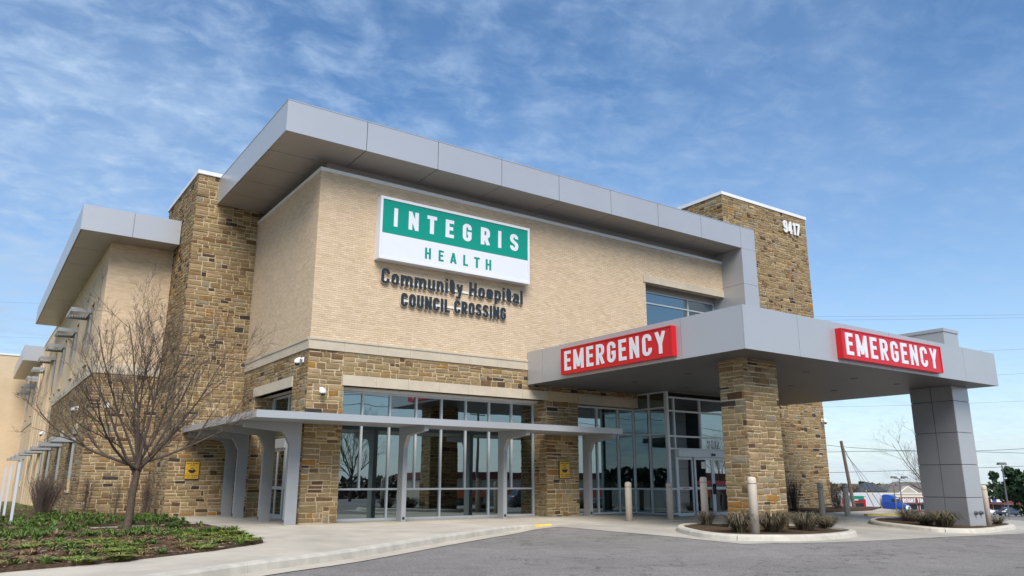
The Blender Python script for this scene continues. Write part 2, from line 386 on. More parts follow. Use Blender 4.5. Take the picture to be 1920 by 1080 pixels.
obj('kerb_segment', sweep([Vector((23.2+.5*i_, -3.55-.05*i_)) for i_ in range(6)], [(.1, -.05), (.08, .08), (-.1, .085), (-.12, -.05)], lambda x, y, d: gz(x, y)+d), 'kerb_yellow', kerb)
struct('gutter', sweep(kl, [(.05, .0), (.50, .0)], lambda x, y, d: rz(x, y)+.012), 'concrete')
apron = [(6.5, -3.5), (6.55, -5), (6.62, -8.1), (6.45, -10.7), (7.9, -11.35), (10, -11.3), (14.8, -10.8), (20.7, -10.4), (25, -10.0), (33, -9.6), (33, -3.2), (27, -3.45)]
struct('concrete_drive', sheet(apron, lambda x, y: rz(x, y)+.008, .6), 'concrete_drive')
bed1 = [(-7.57, -9.45), (-6.18, -8.89), (-4.3, -7.64), (-3.0, -6.35), (-2.7, -4.4), (-2.46, -.8), (-2.5, .9), (-14, -1.9), (-16, -13.2)]
bed2 = [(-2.5, 2.2), (-2.2, 6.9), (-2.3, 9.95), (-4.5, 9.95), (-5.2, 11), (-5.4, 16), (-8, 12), (-14, 8), (-14, -.6)]
from mathutils import noise as mnoise
def soil(x, y): return gz(x, y)+.05+.05*mnoise.noise((x*.7, y*.7, 0))+.02*mnoise.noise((x*3, y*3, 5))
struct('planting_bed', sheet(bed1, lambda x, y: soil(x, y)+.005, .35, skirt=.2), 'mulch', True)
struct('planting_bed', sheet(bed2, lambda x, y: soil(x, y), .35, skirt=.2), 'mulch', True)
lawnp = [(-14, 8), (-8, 12), (-5.4, 16), (-4.6, 16), (-4.6, 54), (-45, 54), (-45, 8)]
struct('lawn', sheet(lawnp, lambda x, y: gz(x, y)+.02, 1.5), 'lawn', True)

# ------------------------------------------------------------------ masonry generators
PAL = [((.285, .205, .11), 32), ((.33, .24, .132), 24), ((.245, .17, .087), 18), ((.285, .18, .078), 7), ((.18, .108, .054), 7), ((.105, .062, .038), 4), ((.27, .23, .16), 7), ((.055, .046, .042), 2.5), ((.33, .17, .045), 2), ((.36, .275, .16), 8)]
PW = [w for _, w in PAL]
def stone_col(r):
    c = r.choices([c for c, _ in PAL], PW)[0]; k = r.uniform(.78, 1.02); return (c[0]*k*.97, c[1]*k*.95*r.uniform(.97, 1.03), c[2]*k*.90*r.uniform(.92, 1.08))
def ashlar(w, h, r):
    """random coursed rubble: skyline filling with stones of mixed heights"""
    res = .05; n = max(2, round(w/res)); res = w/n; sky_ = [0.]*n; out = []
    while True:
        lo = min(sky_)
        if lo >= h-.02: break
        i = sky_.index(lo); j = i
        while j < n and abs(sky_[j]-lo) < .004: j += 1
        run = j-i
        hh = r.choices([.085, .11, .14, .175, .22], [7, 22, 34, 25, 12])[0]
        left = sky_[i-1]-lo if i > 0 else 9; right = sky_[j]-lo if j < n else 9
        for q in (left, right):                           # often level up with a neighbour
            if .06 < q < .24 and r.random() < .6: hh = q; break
        want = max(2, round(r.uniform(.17, .50)*(1.12 if hh > .12 else 1)/res))
        if run <= 3 or run-want < 2: want = run if run <= 11 else run//2
        if h-lo-hh < .06: hh = h-lo
        want = min(want, run)
        out.append((i*res, (i+want)*res, lo, lo+hh))
        for q in range(i, i+want): sky_[q] = lo+hh
    return out
VAR = []
for k in range(14):                                       # unit stones: x,z in -.5...5, y 0 (wall) to -1 (face)
    r = random.Random(100+k); j = lambda a: r.uniform(-a, a)
    bk = [(-.5+j(.04), 0, -.5+j(.10)), (.5+j(.04), 0, -.5+j(.10)), (.5+j(.04), 0, .5+j(.10)), (-.5+j(.04), 0, .5+j(.10))]
    fr = [(x*.965+j(.010), -.72-abs(j(.25)), z*.92+j(.025)) for x, _, z in bk]
    ce = (j(.2), -1.0-abs(j(.25)), j(.15))
    VAR.append(([*bk, *fr, ce], [(0, 1, 5, 4), (1, 2, 6, 5), (2, 3, 7, 6), (3, 0, 4, 7), (4, 5, 8), (5, 6, 8), (6, 7, 8), (7, 4, 8)]))
VMESH = []
for vs, fs in VAR:
    b_ = MB(); b_.add(vs, fs); VMESH.append(b_.mesh('stone', 'stone'))
def pxsize(p, w, h, nrm):
    d = Vector(p)-CAM; z = d.dot(F_)
    if z < 1: return 0
    u = d.dot(R_)/z*1438; v = d.dot(U_)/z*1438
    if abs(u) > 960 or abs(v) > 540: return 0
    return w*h*abs(d.normalized().dot(nrm))/(z*z)
class Stones:
    """collects stones of one thing; the largest in view become objects, the rest one mesh"""
    def __init__(s): s.items = []
    def face(s, o, u, nrm, w, h, seed, depth=.022, gap=.0135, bias=1.):
        r = random.Random(seed); o = Vector(o); u = Vector(u); nrm = Vector(nrm)
        for a, b, c, d in ashlar(w, h, r):
            cw = b-a-2*gap*r.uniform(.7, 1.4); ch = d-c-2*gap*r.uniform(.7, 1.4)
            if cw < .03 or ch < .025: continue
            p = o+u*((a+b)/2)+Vector((0, 0, (c+d)/2)); k = r.randrange(len(VAR))
            s.items.append((pxsize(p, cw, ch, nrm)*bias, p, u, nrm, cw, ch, depth*r.uniform(.75, 1.25), k, stone_col(r)))
    def build(s, parent, thingobj, limit=300):
        s.items.sort(key=lambda q: -q[0]); mass = MB()
        for n, (q, p, u, nrm, w, h, dp, k, c) in enumerate(s.items):
            if n < limit and q > 0:
                o = bpy.data.objects.new('stone', VMESH[k]); COL.objects.link(o); o.parent = parent
                y = -nrm; mm = Matrix((u*w, y*dp, Vector((0, 0, h)))).transposed().to_4x4(); mm.translation = p
                o.matrix_local = mm; o.color = (*c, 1)
            else:
                mass.add([p+u*(x*w)-nrm*(y_*dp)+Vector((0, 0, z*h)) for x, y_, z in VAR[k][0]], VAR[k][1], c)
        if mass.v: obj('stonework', mass, 'stone_mass', thingobj, kind='stuff')
BPAL = [(.61, .472, .318), (.62, .482, .33), (.60, .462, .306), (.607, .469, .315), (.64, .50, .35), (.57, .435, .285)]
def bricks(mb, o, u, nrm, w, h, seed, bw=.2032, bh=.0677, gap=.010, d=.007):
    r = random.Random(seed); o = Vector(o); u = Vector(u); nrm = Vector(nrm); Z = Vector((0, 0, 1)); rows = max(1, round(h/bh)); bh = h/rows
    for i in range(rows):
        x = -bw/2 if i % 2 else 0.
        while x < w-.01:
            a = max(0, x)+gap/2; b = min(w, x+bw)-gap/2; x += bw
            if b-a < .02: continue
            z0 = i*bh+gap/2; z1 = (i+1)*bh-gap/2; dd = d*r.uniform(.7, 1.4); c = r.choice(BPAL); k = r.uniform(.94, 1.05); c = tuple(q*k for q in c)
            P = lambda s, t, e: o+u*s+Z*t+nrm*e
            mb.add([P(a, z0, 0), P(b, z0, 0), P(b, z1, 0), P(a, z1, 0), P(a, z0, dd), P(b, z0, dd), P(b, z1, dd), P(a, z1, dd)],
                   [(4, 5, 6, 7), (0, 1, 5, 4), (1, 2, 6, 5), (2, 3, 7, 6), (3, 0, 4, 7)], c)
X1 = (1, 0, 0); Y1 = (0, 1, 0); NX = (-1, 0, 0); NY = (0, -1, 0)
FX = ((1, 0, 0), (0, -1, 0))                              # faces towards the street
FL = ((0, -1, 0), (-1, 0, 0))                             # faces left: runs from far to near

# ------------------------------------------------------------------ glyphs (condensed sans built from strokes)
def arc(cx_, cy_, r, a0, a1, n=4): return [(cx_+r*math.cos(R(a0+(a1-a0)*i/n)), cy_+r*math.sin(R(a0+(a1-a0)*i/n))) for i in range(n+1)]
def glyph(ch, t, w=None):
    """strokes of a letter of cap height 1: (list of (polyline, closed)), advance width"""
    wd = {'I': t, 'M': .66, 'N': .52, 'i': t, 'l': t, 'm': .72, 'T': .47, 'L': .42, 'E': .43, 'F': .42, 't': .34, '1': .32, ' ': .24, 'Y': .54, 'A': .54}
    Wd = w or wd.get(ch, .49 if ch.isupper() or ch.isdigit() else .44)
    l = t/2; r_ = Wd-t/2; b = t/2; T = 1-t/2; q = min(.19, (Wd-t)/2); S = []
    xh = .74; X = xh-t/2; M_ = .5
    def P(pts, closed=False): S.append((pts, closed))
    if ch in 'Il': P([(Wd/2, 0), (Wd/2, 1)])
    elif ch == 'N': P([(l, 0), (l, 1)]); P([(r_, 0), (r_, 1)]); P([(l*.9, 1-t*.3), (r_+l*.1, t*.3)])
    elif ch == 'T': P([(0, T), (Wd, T)]); P([(Wd/2, 0), (Wd/2, 1)])
    elif ch in 'EF':
        P([(l, 0), (l, 1)]); P([(0, T), (Wd, T)]); P([(0, .52), (Wd*.9, .52)])
        if ch == 'E': P([(0, b), (Wd, b)])
    elif ch == 'L': P([(l, 0), (l, 1)]); P([(0, b), (Wd, b)])
    elif ch == 'H': P([(l, 0), (l, 1)]); P([(r_, 0), (r_, 1)]); P([(0, .51), (Wd, .51)])
    elif ch == 'M': P([(l, 0), (l, 1)]); P([(r_, 0), (r_, 1)]); P([(l, .96), (Wd/2, .12)]); P([(r_, .96), (Wd/2, .12)])
    elif ch == 'A': P([(l*.9, 0), (Wd/2, .98)]); P([(Wd-l*.9, 0), (Wd/2, .98)]); P([(l*1.6, .27), (Wd-l*1.6, .27)])
    elif ch == 'Y': P([(l*.9, 1), (Wd/2, .42)]); P([(Wd-l*.9, 1), (Wd/2, .42)]); P([(Wd/2, 0), (Wd/2, .46)])
    elif ch == 'X': P([(l, 0), (r_, 1)]); P([(l, 1), (r_, 0)])
    elif ch in 'CG':
        pts = [(r_, .67)]+arc(r_-q, T-q, q, 0, 90)+arc(l+q, T-q, q, 90, 180)+arc(l+q, b+q, q, 180, 270)+arc(r_-q, b+q, q, 270, 360)
        if ch == 'C': P(pts+[(r_, .34)])
        else: P(pts+[(r_, .50)]); P([(Wd*.52, .46), (Wd, .46)])
    elif ch in 'O0D': P(arc(r_-q, T-q, q, 0, 90)+arc(l+q, T-q, q if ch != 'D' else .01, 90, 180)+arc(l+q, b+q, q if ch != 'D' else .01, 180, 270)+arc(r_-q, b+q, q, 270, 360), True)
    elif ch == 'U': P([(l, 1)]+arc(l+q, b+q, q, 180, 270)+arc(r_-q, b+q, q, 270, 360)+[(r_, 1)])
    elif ch == 'S':
        P([(r_, .72)]+arc(r_-q, T-q, q, 0, 90)+arc(l+q, T-q, q, 90, 180)+[(l, .66), (l+.03, .59), (r_-.03, .42), (r_, .35)]+arc(r_-q, b+q, q, 0, -90)+arc(l+q, b+q, q, 270, 180)+[(l, .29)])
    elif ch in 'RPB':
        q2 = min(q, .16); m_ = .47
        P([(l, 0), (l, 1)]); P([(l, T)]+arc(r_-q2, T-q2, q2, 90, 0)+arc(r_-q2, m_+q2, q2, 0, -90)+[(l, m_)])
        if ch == 'R': P([(Wd*.48, m_), (r_+.01, 0)])
        if ch == 'B': P([(l, m_)]+arc(r_-q2, m_-q2, q2, 90, 0)+arc(r_-q2, b+q2, q2, 0, -90)+[(l, b)])
    elif ch == '9':
        P(arc(r_-q, T-q, q, 0, 90)+arc(l+q, T-q, q, 90, 180)+arc(l+q, .44+q, q, 180, 270)+arc(r_-q, .44+q, q, 270, 360), True); P([(r_, T-q)]+arc(r_-q, b+q, q, 0, -90)+arc(l+q, b+q, q, 270, 180)+[(l, .28)])
    elif ch == '4': P([(r_-.06, 0), (r_-.06, 1)]); P([(r_-.08, .95), (l*.8, .27)]); P([(0, .27), (Wd, .27)])
    elif ch == '1': P([(Wd-l, 0), (Wd-l, 1)]); P([(Wd-l, .9), (0, .78)])
    elif ch == '7': P([(0, T), (Wd, T)]); P([(r_, T), (Wd*.32, 0)])
    elif ch == 'o': P(arc(r_-q, X-q, q, 0, 90)+arc(l+q, X-q, q, 90, 180)+arc(l+q, b+q, q, 180, 270)+arc(r_-q, b+q, q, 270, 360), True)
    elif ch in 'nm':
        P([(l, 0), (l, xh)])
        if ch == 'n': P([(l, X-.12)]+arc(l+q, X-q, q, 150, 90)+arc(r_-q, X-q, q, 90, 0)+[(r_, 0)])
        else:
            c_ = Wd/2; q = .12
            P([(l, X-.1)]+arc(l+q, X-q, q, 150, 90)+arc(c_-q, X-q, q, 90, 0)+[(c_, 0)]); P([(c_, X-.1)]+arc(c_+q, X-q, q, 150, 90)+arc(r_-q, X-q, q, 90, 0)+[(r_, 0)])
    elif ch == 'u': P([(r_, 0), (r_, xh)]); P([(l, xh)]+arc(l+q, b+q, q, 180, 270)+arc(r_-q, b+q, q, 270, 330)+[(r_, .2)])
    elif ch == 'i': P([(Wd/2, 0), (Wd/2, xh)]); P([(Wd/2, .84), (Wd/2, 1)])
    elif ch == 't': P([(.13, .98), (.13, b+.1)]+arc(.13+.12, b+.12, .12, 190, 270)+[(Wd, b)]); P([(0, xh-t/2), (Wd, xh-t/2)])
    elif ch == 'y': P([(l, xh), (Wd/2, .12)]); P([(r_, xh), (Wd*.42, -.16), (0, -.20)])
    elif ch == 's':
        q = min(q, .13); P([(r_, .53)]+arc(r_-q, X-q, q, 0, 90)+arc(l+q, X-q, q, 90, 180)+[(l, .48), (r_, .27)]+arc(r_-q, b+q, q, 0, -90)+arc(l+q, b+q, q, 270, 180)+[(l, .22)])
    elif ch == 'p': P([(l, -.25), (l, xh)]); P([(l, X-.1)]+arc(l+q, X-q, q, 150, 90)+arc(r_-q, X-q, q, 90, 0)+arc(r_-q, b+q, q, 360, 270)+arc(l+q, b+q, q, 270, 200))
    elif ch == 'a': P([(r_, 0), (r_, X-q)]+arc(r_-q, X-q, q, 0, 90)+arc(l+q, X-q, q, 90, 160)); P([(r_, .44)]+[(l+.1, .44)]+arc(l+.12, b+.12, .12, 150, 270)+[(r_, b+.08)])
    return S, Wd
def stroke_quads(pts, closed, t):
    pts = [Vector(p) for p in pts]; pts = [p for k, p in enumerate(pts) if k == 0 or (p-pts[k-1]).length > 1e-4]
    if closed and (pts[0]-pts[-1]).length < 1e-4: pts.pop()
    n = len(pts); L = []; Rr = []
    for k in range(n):
        a = pts[k-1] if (k or closed) else None; c = pts[(k+1) % n] if (k < n-1 or closed) else None; p = pts[k]
        d1 = (p-a).normalized() if a is not None else (c-p).normalized(); d2 = (c-p).normalized() if c is not None else d1
        nn = Vector((-(d1+d2).y, (d1+d2).x)); nn = nn.normalized() if nn.length > 1e-5 else Vector((-d1.y, d1.x))
        s_ = 1/max(.45, nn.dot(Vector((-d1.y, d1.x)))); L.append(p+nn*t/2*s_); Rr.append(p-nn*t/2*s_)
    return [[L[k], Rr[k], Rr[(k+1) % n], L[(k+1) % n]] for k in range(n if closed else n-1)]
def glyph_tris(ch, t):
    S, wd = glyph(ch, t); vs = []; fs = []
    for pts, cl in S:
        for q in stroke_quads(pts, cl, t):
            if ch not in 'yp': q = [Vector((p.x, min(1, max(0, p.y)))) for p in q]
            a = sum(q[i].x*q[(i+1) % 4].y-q[(i+1) % 4].x*q[i].y for i in range(4))
            if abs(a) < 1e-5: continue
            if a < 0: q.reverse()
            k = len(vs); vs += q; fs.append([k, k+1, k+2, k+3])
    if not fs: return [], [], wd
    r = delaunay_2d_cdt(vs, [], fs, 0, 1e-5)
    return r[0], [f for f, o in zip(r[2], r[5]) if o], wd
def letters(parent, s, o, u, nrm, width, h, t, depth, mt, name='letter', gap=None, lefts=None, side=None, sdepth=0):
    """build each letter as its own mesh; o lower left corner on the backing plane; returns list"""
    o = Vector(o); u = Vector(u).normalized(); nrm = Vector(nrm).normalized(); Z = Vector((0, 0, 1)); G = [glyph_tris(c, t) for c in s]
    tot = sum(g[2] for g in G); gp = gap if gap is not None else .13
    sx = width/(tot+gp*(len(s)-1)); x = 0; out = []
    for c, (vs, fs, wd) in zip(s, G):
        if vs:
            def shell(d0, d1):
                mb = MB(); P = lambda p, d: o+u*((x+p.x)*sx)+Z*(p.y*h)+nrm*d
                mb.add([P(p, d1) for p in vs], [tuple(f) for f in fs])
                ed = {}
                for f in fs:
                    for a, b in zip(f, list(f[1:])+[f[0]]): ed[(a, b)] = 1
                bd = [(a, b) for a, b in ed if (b, a) not in ed]
                for a, b in bd: mb.add([P(vs[a], d0), P(vs[b], d0), P(vs[b], d1), P(vs[a], d1)], [(0, 1, 2, 3)])
                return mb
            L_ = obj(name, shell(sdepth if side else 0, sdepth+depth if side else depth), mt, parent)
            if side: obj('letter_return', shell(0, sdepth), side, L_)
            out.append(L_)
        x += wd+gp
    return out

# ================================================================== HOSPITAL
H = thing('hospital_building', (8, 8, 0), 'two storey hospital of cream brick and brown stone with a floating silver metal roof', 'building')
ST = Stones()
ZB, ZB2, HT = 5.17, 5.53, 11.13           # top of stone, top of belt, coping top
ZL, ZLT = 4.12, 4.45                      # lintel
TA, TW = 6.69, 2.357                      # left tower: front plane Y, width
# ---- main block shells (mortar backing)
bm = MB(); bm.box(0, 14.42, 0, .3, ZB, HT-.12); bm.box(14.42, 19.39, 0, .3, 9.6, HT-.12); bm.box(14.42, 19.39, 0, .3, ZB, 6.2); bm.box(0, .3, .3, TA, ZB, HT-.12)
bw = obj('brick_wall', bm, 'brick_mortar', H)
bk = MB()
bricks(bk, (-.006, 0, ZB2), X1, NY, 14.426, HT-.12-ZB2, 1)
bricks(bk, (14.42, 0, 9.72), X1, NY, 4.96, HT-.12-9.72, 2)
bricks(bk, (14.42, 0, ZB2), X1, NY, 4.96, .66, 3)
obj('brickwork', bk, 'brick', H, kind='stuff')
bk = MB(); bricks(bk, (0, TA, ZB2), (0, -1, 0), NX, TA, HT-.12-ZB2, 4); obj('brickwork', bk, 'brick', H, kind='stuff')
obj('control_joint', box(10.14, 10.155, -.009, .0, ZB2, HT-.13), 'limestone', H)
# window reveal at upper right
obj('window_reveal', MB().box(14.40, 14.42, .3, .7, 6.2, 9.6).box(14.42, 19.39, .3, .62, 9.55, 9.6), 'brick_far', H)
# ---- stone ground floor: backing mortar
g = .8
sb = MB()
sb.box(0, 1.17, 0, .6, -.3, ZL); sb.box(0, 9.1, 0, .3, ZLT-.33, ZB)                      # corner pier, band above storefront
sb.box(9.1, 10.58, 0, 1.0, -.3, ZL); sb.box(9.1, 19.4, .005, .3, ZLT-.33, ZB)
sb.box(0, .3, .6, 1.3, -.3, ZL); sb.box(0, .3, .3, TA, ZL, ZB); sb.box(0, .3, 5.25, TA, -.3, ZL)
sb.box(.3, .8, 1.2, 1.3, -.3, ZL); sb.box(.3, .9, 5.25, 5.35, -.3, ZL)
sw = obj('stone_wall', sb, 'mortar', H)
e = .024
ST.face((-e, 0, -.1), *FX, 1.17+e, ZL+.1, 11); ST.face((-e, 0, ZL), *FX, 1.1+e, ZB-ZL, 12); ST.face((1.1, 0, ZLT), *FX, 8.0, ZB-ZLT, 13)
ST.face((9.1-e, 0, -.1), *FX, 1.48+e, ZL+.1, 14); ST.face((9.1, 0, ZLT), *FX, 1.48, ZB-ZLT, 15); ST.face((10.58, 0, ZLT), *FX, 4.4, .45, 16)
ST.face((9.1, 1.0, -.1), *FL, 1.0, ZL+.1, 17)
ST.face((0, 1.3, -.1), *FL, 1.3, ZL+.1, 18); ST.face((0, 1.25, ZL), *FL, 1.25, ZB-ZL, 181); ST.face((0, TA, -.1), *FL, TA-5.25, ZB+.1, 19); ST.face((0, 5.25, ZLT), *FL, 4.0, ZB-ZLT, 20)
ST.face((0, 5.25, -.1), *FX, .66, ZL+.1, 193); ST.face((1.17, 0, -.1), (0, 1, 0), (1, 0, 0), .8, ZL+.1, 191); ST.face((10.58, 0, -.1), (0, 1, 0), (1, 0, 0), .35, ZL+.1, 192)
# ---- limestone belt and lintels, block by block
def blocks(name, a, b, n, fn):
    for i_ in range(n):
        s0 = a+(b-a)*i_/n; s1 = a+(b-a)*(i_+1)/n; obj(name, fn(s0+.003, s1-.003), 'limestone', H)
blocks('belt_block', -.05, 9.2, 8, lambda s, t: box(s, t, -.05, .02, ZB, ZB2-.07).box(s, t, -.075, .02, ZB2-.07, ZB2))
blocks('belt_block', .02, TA, 6, lambda s, t: box(-.05, .02, s, t, ZB, ZB2-.07).box(-.075, .02, s, t, ZB2-.07, ZB2))
blocks('lintel_block', 1.1, 9.12, 7, lambda s, t: box(s, t, -.055, .6, ZL, ZLT))
blocks('lintel_block', 10.58, 13.7, 3, lambda s, t: box(s, t, -.04, .25, ZL-.04, ZLT-.05))
blocks('lintel_block', 1.25, 5.27, 4, lambda s, t: box(-.055, .6, s, t, ZL, ZLT))
blocks('lintel_block', 14.28, 19.385, 5, lambda s, t: box(s, t, -.05, .3, 9.42, 9.72))
# ---- coping along the brick parapet
for x0_, x1_ in ((-.04, 3.3), (3.306, 6.6), (6.606, 9.9), (9.906, 13.2), (13.206, 16.4), (16.406, 19.38)): obj('coping', box(x0_, x1_, -.05, .4, HT-.12, HT), 'white_coping', H)
for y0_, y1_ in ((.4, 2.4), (2.406, 4.5), (4.506, TA)): obj('coping', box(-.04, .4, y0_, y1_, HT-.12, HT), 'white_coping', H)
obj('roof_support_wall', MB().box(.35, 20, .41, .6, HT-.3, 11.52).box(.41, .6, .6, TA, HT-.3, 11.52), 'silver_soffit', H)
# ---- floating roof: core, fascia panels, soffit panels
OF, OL, ZT, ZF, PP = 1.211, 1.625, 12.524, 11.515, 2.624
core = MB(); core.box(-OL+.03, 20.33, -OF+.03, TA-.01, ZF+.03, ZT-.02); core.box(.3, 20.33, TA-.01, 30, 11.6, ZT-.1)
roof = obj('roof', core, 'dark_joint', H)
jx = [-OL+PP*i_ for i_ in range(9)]+[20.36]
for i_ in range(9): obj('fascia_panel', box(jx[i_]+.011 if i_ else jx[i_], jx[i_+1]-(.011 if i_ < 8 else 0), -OF, -OF+.028, ZF, ZT), 'silver_panel', roof)
jy = [-OF+.0285, .37, 1.95, 3.53, 5.11, TA]
for i_ in range(5): obj('fascia_panel', box(-OL, -OL+.028, jy[i_]+(.006 if i_ else 0), jy[i_+1]-.006, ZF, ZT), 'silver_panel', roof)
for a, b in zip(jx[:-1], jx[1:]):
    x0_ = a+.007 if a > -1.6 else -OL+.0285
    x0_ = max(x0_, -OL+.0285)
    for y0_, y1_ in ((-OF+.029, .48), (.492, 2.2)):
        if a < 0 and y0_ > 0: continue
        obj('soffit_panel', box(x0_+.008, min(b, 19.36)-.015, y0_+.008, y1_-.008, ZF+.002, ZF+.024), 'silver_soffit', roof)
for i_ in range(1, 5): obj('soffit_panel', box(-OL+.045, .985, max(jy[i_], .49)+.014, jy[i_+1]-.014, ZF+.002, ZF+.024), 'silver_soffit', roof)
obj('parapet_cap', MB().box(-OL-.01, 20.37, -OF-.01, -OF+.25, ZT, ZT+.025).box(-OL-.01, -OL+.25, -OF+.25, TA-.005, ZT, ZT+.025), 'silver_panel', roof)
obj('light_well', box(.3, 20, 2.2, 2.3, ZF-.3, ZF+.02), 'dark_joint', roof)
# ---- metal fin that drops from the roof to the canopy
fin = obj('metal_fin', box(19.40, 20.33, -OF+.03, .24, 4.9, ZF+.03), 'dark_joint', H)
for z0_, z1_ in ((4.9, 7.9), (7.912, 9.85), (9.862, ZF-.008)):
    obj('fin_panel', box(19.372, 20.36, -OF, -OF+.028, z0_, z1_), 'silver_panel', fin)
    obj('fin_panel', box(19.372, 19.398, -OF+.029, .7, z0_, z1_), 'silver_panel', fin); obj('fin_panel', box(20.332, 20.36, -OF+.029, .24, z0_, z1_), 'silver_panel', fin)
# ---- right tower
RT = 14.80
obj('stone_tower', MB().box(20.05, 26.65, .25, 7, -.6, RT-.1), 'mortar', H)
ST.face((20.05-e, .25, -.25), *FX, 6.6+e, RT-.1+.25, 30); ST.face((20.05, 3.2, 12.4), *FL, 2.95, RT-.1-12.4, 31); ST.face((26.65, .25, -.25), (0, 1, 0), (1, 0, 0), 3, RT-.1+.25, 32)
obj('coping', box(19.99, 26.71, .19, 7.06, RT-.1, RT+.06), 'white_coping', H)
# ---- left tower
LT = 12.73
obj('stone_tower', MB().box(-TW, .0, TA, 12, -.3, LT-.12).box(0, 3, TA+.3, 12, 4, LT-.12), 'mortar', H)
ST.face((-TW-e, TA, -.1), *FX, TW+e, LT-.12+.1, 40); ST.face((-TW, 9.95, -.1), *FL, 9.95-TA, LT-.12+.1, 41); ST.face((0, TA, 11.5), *FX, .3, 1.0, 42); ST.face((-TW, 12, 10.4), *FL, 2.0, LT-.12-10.4, 43)
obj('coping', box(-TW-.07, 3.06, TA-.07, 12.06, LT-.12, LT+.03), 'white_coping', H)
# ---- long left wing
WX, WY = -4.66, 9.95
ZWB, ZWT = 10.29, 11.27
wb = MB(); wins = [13.4+5.25*i_ for i_ in range(8)]
WW = 1.0
def wing_strip(mb, z0, z1, s0, s1, x=WX):                # wall between windows from s0 to s1
    mb.box(x, x+.3, s0, s1, z0, z1)
LO = (.85, 3.05); UP = (5.9, 8.45)
def wing_wall(z0, z1, band, ya, yb):
    mb = MB(); y = ya
    if band[0] > z0: wing_strip(mb, z0, band[0], ya, yb)
    if band[1] < z1: wing_strip(mb, band[1], z1, ya, yb)
    for w in wins:
        if w-WW/2 > ya and w+WW/2 < yb: wing_strip(mb, band[0], band[1], y, w-WW/2); y = w+WW/2
    wing_strip(mb, band[0], band[1], y, yb); return mb
ub = wing_wall(ZB, 10.4, UP, WY+.3, 54)
ub.box(WX, -TW, WY, WY+.3, ZB, 10.4)
obj('brick_wall', ub, 'brick_far', H)
lb = wing_wall(-.8, ZB, LO, WY+.3, 27); lb.box(WX, -TW, WY, WY+.3, -.4, ZB); obj('stone_wall', lb, 'mortar', H)
obj('brick_wall', wing_wall(-1.2, ZB-.003, LO, 27.01, 54), 'brick_far', H)
for yy in (29.0, 31.2, 33.0, 34.2, 36.3, 38.4): obj('brick_pilaster', box(WX-.18, WX-.002, yy, yy+.8, -.9, 8.8), 'brick_far', H)
bk = MB(); bricks(bk, (WX-.006, WY, ZB2), X1, NY, -TW-WX+.006, ZWB-ZB2, 5); obj('brickwork', bk, 'brick', H, kind='stuff')
blocks('belt_block', WX-.05, -TW, 2, lambda s, t: box(s, t, WY-.05, WY+.02, ZB, ZB2))
blocks('belt_block', WY+.02, 27, 10, lambda s, t: box(WX-.05, WX+.02, s, t, ZB, ZB2))
blocks('belt_block', 40, 54, 6, lambda s, t: box(WX-.05, WX+.02, s, t, ZB, ZB2))
ST.face((WX-e, WY, -.15), *FX, -TW-WX+e, ZB+.15, 50)
y = WY
for i_, w in enumerate([w for w in wins if w < 26]+[None]):
    y2 = (w-WW/2) if w else 27
    ST.face((WX, y2, LO[0]), *FL, y2-y, LO[1]-LO[0], 60+i_)
    if w: y = w+WW/2
ST.face((WX, 27, -.3), *FL, 27-WY, LO[0]+.3, 70); ST.face((WX, 27, LO[1]), *FL, 27-WY, ZB-LO[1], 71)
# wing windows
for w in wins:
    for (z0_, z1_), nm in ((LO, 'window'), (UP, 'window')):
        f = MB()
        for a, b in ((w-WW/2, w-WW/2+.06), (w+WW/2-.06, w+WW/2)): f.box(WX+.16, WX+.23, a, b, z0_, z1_)
        for a, b in ((z0_, z0_+.06), (z1_-.06, z1_), (z0_+1.0, z0_+1.05)): f.box(WX+.163, WX+.227, w-WW/2+.06, w+WW/2-.06, a, b)
        wo = obj(nm, f, 'mullion', H)
        obj('pane', box(WX+.19, WX+.2, w-WW/2+.06, w+WW/2-.06, z0_+.06, z1_-.06), 'window_dark', wo)
        obj('sill', box(WX-.07, WX+.16, w-WW/2-.05, w+WW/2+.05, z0_-.09, z0_-.002), 'limestone', wo)
        if nm and z0_ < 2 and w < 26: obj('window_head', box(WX-.055, WX+.1, w-WW/2-.06, w+WW/2+.06, z1_+.002, z1_+.38), 'limestone', wo)
# wing roof
wc = MB(); wc.box(-5.84, -TW-.005, 8.79, 30.7, ZWB+.03, ZWT-.02); wroof = obj('roof', wc, 'dark_joint', H)
for a, b in ((-5.87, -4.117), (-4.103, -TW-.06)): obj('fascia_panel', box(a, b, 8.76, 8.788, ZWB, ZWT), 'silver_panel', wroof)
ys = [8.789+2.74*i_ for i_ in range(9)]
for a, b in zip(ys[:-1], ys[1:]):
    obj('fascia_panel', box(-5.87, -5.842, a+.006, b-.006, ZWB, ZWT), 'silver_panel', wroof)
    obj('soffit_panel', box(-5.82, WX+.2, a+.016, b-.016, ZWB+.002, ZWB+.024), 'silver_soffit', wroof)
obj('soffit_panel', box(WX+.21, -TW-.06, 8.79, WY+.2, ZWB+.002, ZWB+.024), 'silver_soffit', wroof)
obj('coping', box(WX-.04, WX+.4, 30.8, 40.2, 10.4, 10.5), 'white_coping', H); obj('coping', box(WX-.04, WX+.4, 53.2, 54, 10.4, 10.5), 'white_coping', H)
w2 = obj('roof', box(-5.87+.03, WX+.3, 40.33, 53, 9.37, 10.38), 'dark_joint', H)
obj('fascia_panel', box(-5.87, WX-.003, 40.3, 40.328, 9.34, 10.395), 'silver_panel', w2)
for i_ in range(5): obj('fascia_panel', box(-5.87, -5.842, 40.33+2.53*i_+.006, 40.33+2.53*(i_+1)-.006, 9.34, 10.395), 'silver_panel', w2)
obj('soffit_panel', box(-5.84, WX-.003, 40.33, 53, 9.342, 9.366), 'silver_soffit', w2)
